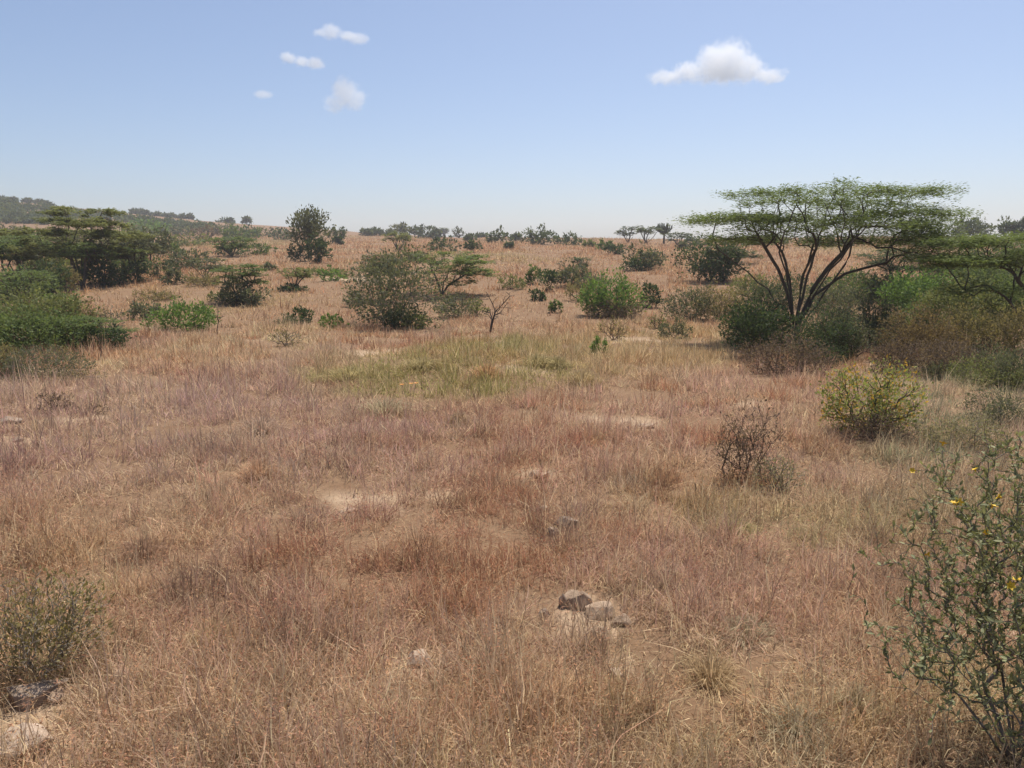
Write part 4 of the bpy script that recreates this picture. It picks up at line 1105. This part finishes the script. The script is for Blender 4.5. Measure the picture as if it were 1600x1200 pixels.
# orange wild flowers in the grass
def wild_flower(px, row, label):
    b, t = at(px, row); rng = np.random.default_rng(int(px))
    root = tag(empty('wild_flower', b), label, 'flower')
    st, pe = MB(), MB()
    for k in range(3):
        e = np.array([rng.normal(0, .06), rng.normal(0, .06), rng.uniform(.42, .55)]); st.tube([(0, 0, -.02), e * .5 + rng.normal(0, .01, 3), e], [.004, .003, .003], 4)
        for q in range(6):
            a = q * math.pi / 3; pe.leaves(e[None], np.array([[math.cos(a), math.sin(a), .3]]), np.array([[0, 0, 1.]]), .06, .04, .5)
    st.build('stalk', TWIG, root)
    m, nt, out = nodes('petal_orange'); pr = nt.nodes.new('ShaderNodeBsdfPrincipled'); pr.inputs['Base Color'].default_value = (.70, .28, .03, 1); nt.links.new(pr.outputs[0], out.inputs[0])
    pe.build('petals', m, root)
wild_flower(640, 642, 'orange wild flower alone in the yellow green grass')

# ------------------------------------------------------------------ clouds
def cloud_mat(name, dens, lobes, W, H, seed):
    """vapour: thick in the lobes, torn and thinning at their edges"""
    m, nt, out = nodes(name)
    tc = nt.nodes.new('ShaderNodeTexCoord'); P = tc.outputs['Object']
    def vec(op, a, b):
        n = nt.nodes.new('ShaderNodeVectorMath'); n.operation = op
        for i, v in enumerate((a, b)):
            if isinstance(v, tuple): n.inputs[i].default_value = v
            elif v is not None: nt.links.new(v, n.inputs[i])
        return n
    n1 = noise(nt, P, 3.2 / H, 6, .62)
    n1.inputs['Distortion'].default_value = .4
    warp = vec('SUBTRACT', n1.outputs['Color'], (.5, .5, .5)).outputs[0]
    wn_ = vec('MULTIPLY', warp, (H * .75, H * .75, H * .55)).outputs[0]
    Q = vec('ADD', P, wn_).outputs[0]
    field = None
    for u, v, r, sx in lobes:
        d = vec('SUBTRACT', Q, (u * W / 2, 0.0, v * H)).outputs[0]
        d = vec('DIVIDE', d, (r * H * sx, r * H * max(1.0, sx * .8), r * H)).outputs[0]
        l = vec('LENGTH', d, None).outputs['Value']
        f = math_node(nt, 'SUBTRACT', 1.0, l)
        if field is None: field = f
        else:
            k = nt.nodes.new('ShaderNodeMath'); k.operation = 'SMOOTH_MAX'; k.inputs[2].default_value = .12
            nt.links.new(field, k.inputs[0]); nt.links.new(f, k.inputs[1]); field = k.outputs[0]
    n2 = noise(nt, P, 8 / H, 5, .7)
    field = math_node(nt, 'ADD', field, math_node(nt, 'MULTIPLY', math_node(nt, 'SUBTRACT', n2.outputs[0], .5), 1.1))
    mr = nt.nodes.new('ShaderNodeMapRange'); mr.interpolation_type = 'SMOOTHSTEP'; mr.inputs[1].default_value = -.02; mr.inputs[2].default_value = .42; mr.inputs[4].default_value = dens
    nt.links.new(field, mr.inputs[0])
    sep = nt.nodes.new('ShaderNodeSeparateXYZ'); nt.links.new(Q, sep.inputs[0])
    base = nt.nodes.new('ShaderNodeMapRange'); base.interpolation_type = 'SMOOTHSTEP'; base.inputs[1].default_value = -.10 * H; base.inputs[2].default_value = .10 * H
    nt.links.new(sep.outputs[2], base.inputs[0])
    pv = nt.nodes.new('ShaderNodeVolumePrincipled'); pv.inputs['Color'].default_value = (1, 1, 1, 1)
    nt.links.new(math_node(nt, 'MULTIPLY', mr.outputs[0], base.outputs[0]), pv.inputs['Density'])
    pv.inputs['Anisotropy'].default_value = 0.3
    nt.links.new(pv.outputs[0], out.inputs['Volume'])
    return m
def cloud(px, row, wpx, hpx, lobes, dens, label, seed, dist=4200):
    c = at_depth(px, row, dist); s = dist / FPX; W, H = wpx * s, hpx * s
    x, y, z0, z1 = W * .62, H * 1.3, -H * .25, H * 1.3
    V = [(a * x, b * y, c_) for a in (-1, 1) for b in (-1, 1) for c_ in (z0, z1)]
    mb = MB(); mb.add(V, [(0, 1, 3, 2), (4, 6, 7, 5), (0, 4, 5, 1), (2, 3, 7, 6), (0, 2, 6, 4), (1, 5, 7, 3)])
    o = mb.build('cloud', cloud_mat('cloud_' + str(seed), dens, lobes, W, H, seed)); o.location = c
    tag(o, label, 'cloud', 'small fair weather clouds')
cloud(1122, 128, 215, 62, [(-.75, .12, .18, 3.0), (-.40, .22, .30, 1.5), (-.05, .45, .50, 1.1), (.15, .52, .52, 1.1), (.40, .30, .42, 1.2), (.72, .14, .20, 2.4), (.05, .30, .45, 1.6)], .012, 'large bright cumulus cloud with flat base above the big acacia', 3)
cloud(472, 106, 84, 24, [(-.5, .62, .40, 1.5), (0, .38, .36, 1.6), (.5, .25, .50, 1.3)], .018, 'small slanting white cloud below the topmost double cloud', 4)
cloud(522, 62, 76, 26, [(-.1, .45, .52, 1.3), (-.5, .4, .26, 2.4), (.55, .25, .28, 2.2)], .012, 'small white puff, left half of the topmost double cloud', 5)
cloud(560, 70, 72, 20, [(0, .45, .50, 2.0), (-.5, .5, .3, 2.0)], .010, 'small white puff, right half of the topmost double cloud', 6)
cloud(540, 176, 84, 56, [(-.35, .25, .30, 1.2), (0, .55, .45, .9), (.35, .32, .35, 1.0)], .008, 'faint rounded white cloud lowest of the left group', 7)
cloud(414, 156, 52, 16, [(-.1, .5, .45, 2.4)], .010, 'faint thin cloud wisp left of the others', 8)

# ------------------------------------------------------------------ haze in the air
def haze():
    m, nt, out = nodes('haze')
    pv = nt.nodes.new('ShaderNodeVolumePrincipled'); pv.inputs['Color'].default_value = (.93, .95, 1, 1); pv.inputs['Density'].default_value = 0.0004
    pv.inputs['Anisotropy'].default_value = 0.3
    nt.links.new(pv.outputs[0], out.inputs['Volume'])
    x, z0, z1 = 1520, -6, 62
    V = [(a, b, c) for a in (-x, x) for b in (-x, x) for c in (z0, z1)]
    mb = MB(); mb.add(V, [(0, 1, 3, 2), (4, 6, 7, 5), (0, 4, 5, 1), (2, 3, 7, 6), (0, 2, 6, 4), (1, 5, 7, 3)])
    tag(mb.build('haze', m), kind='stuff')
haze()
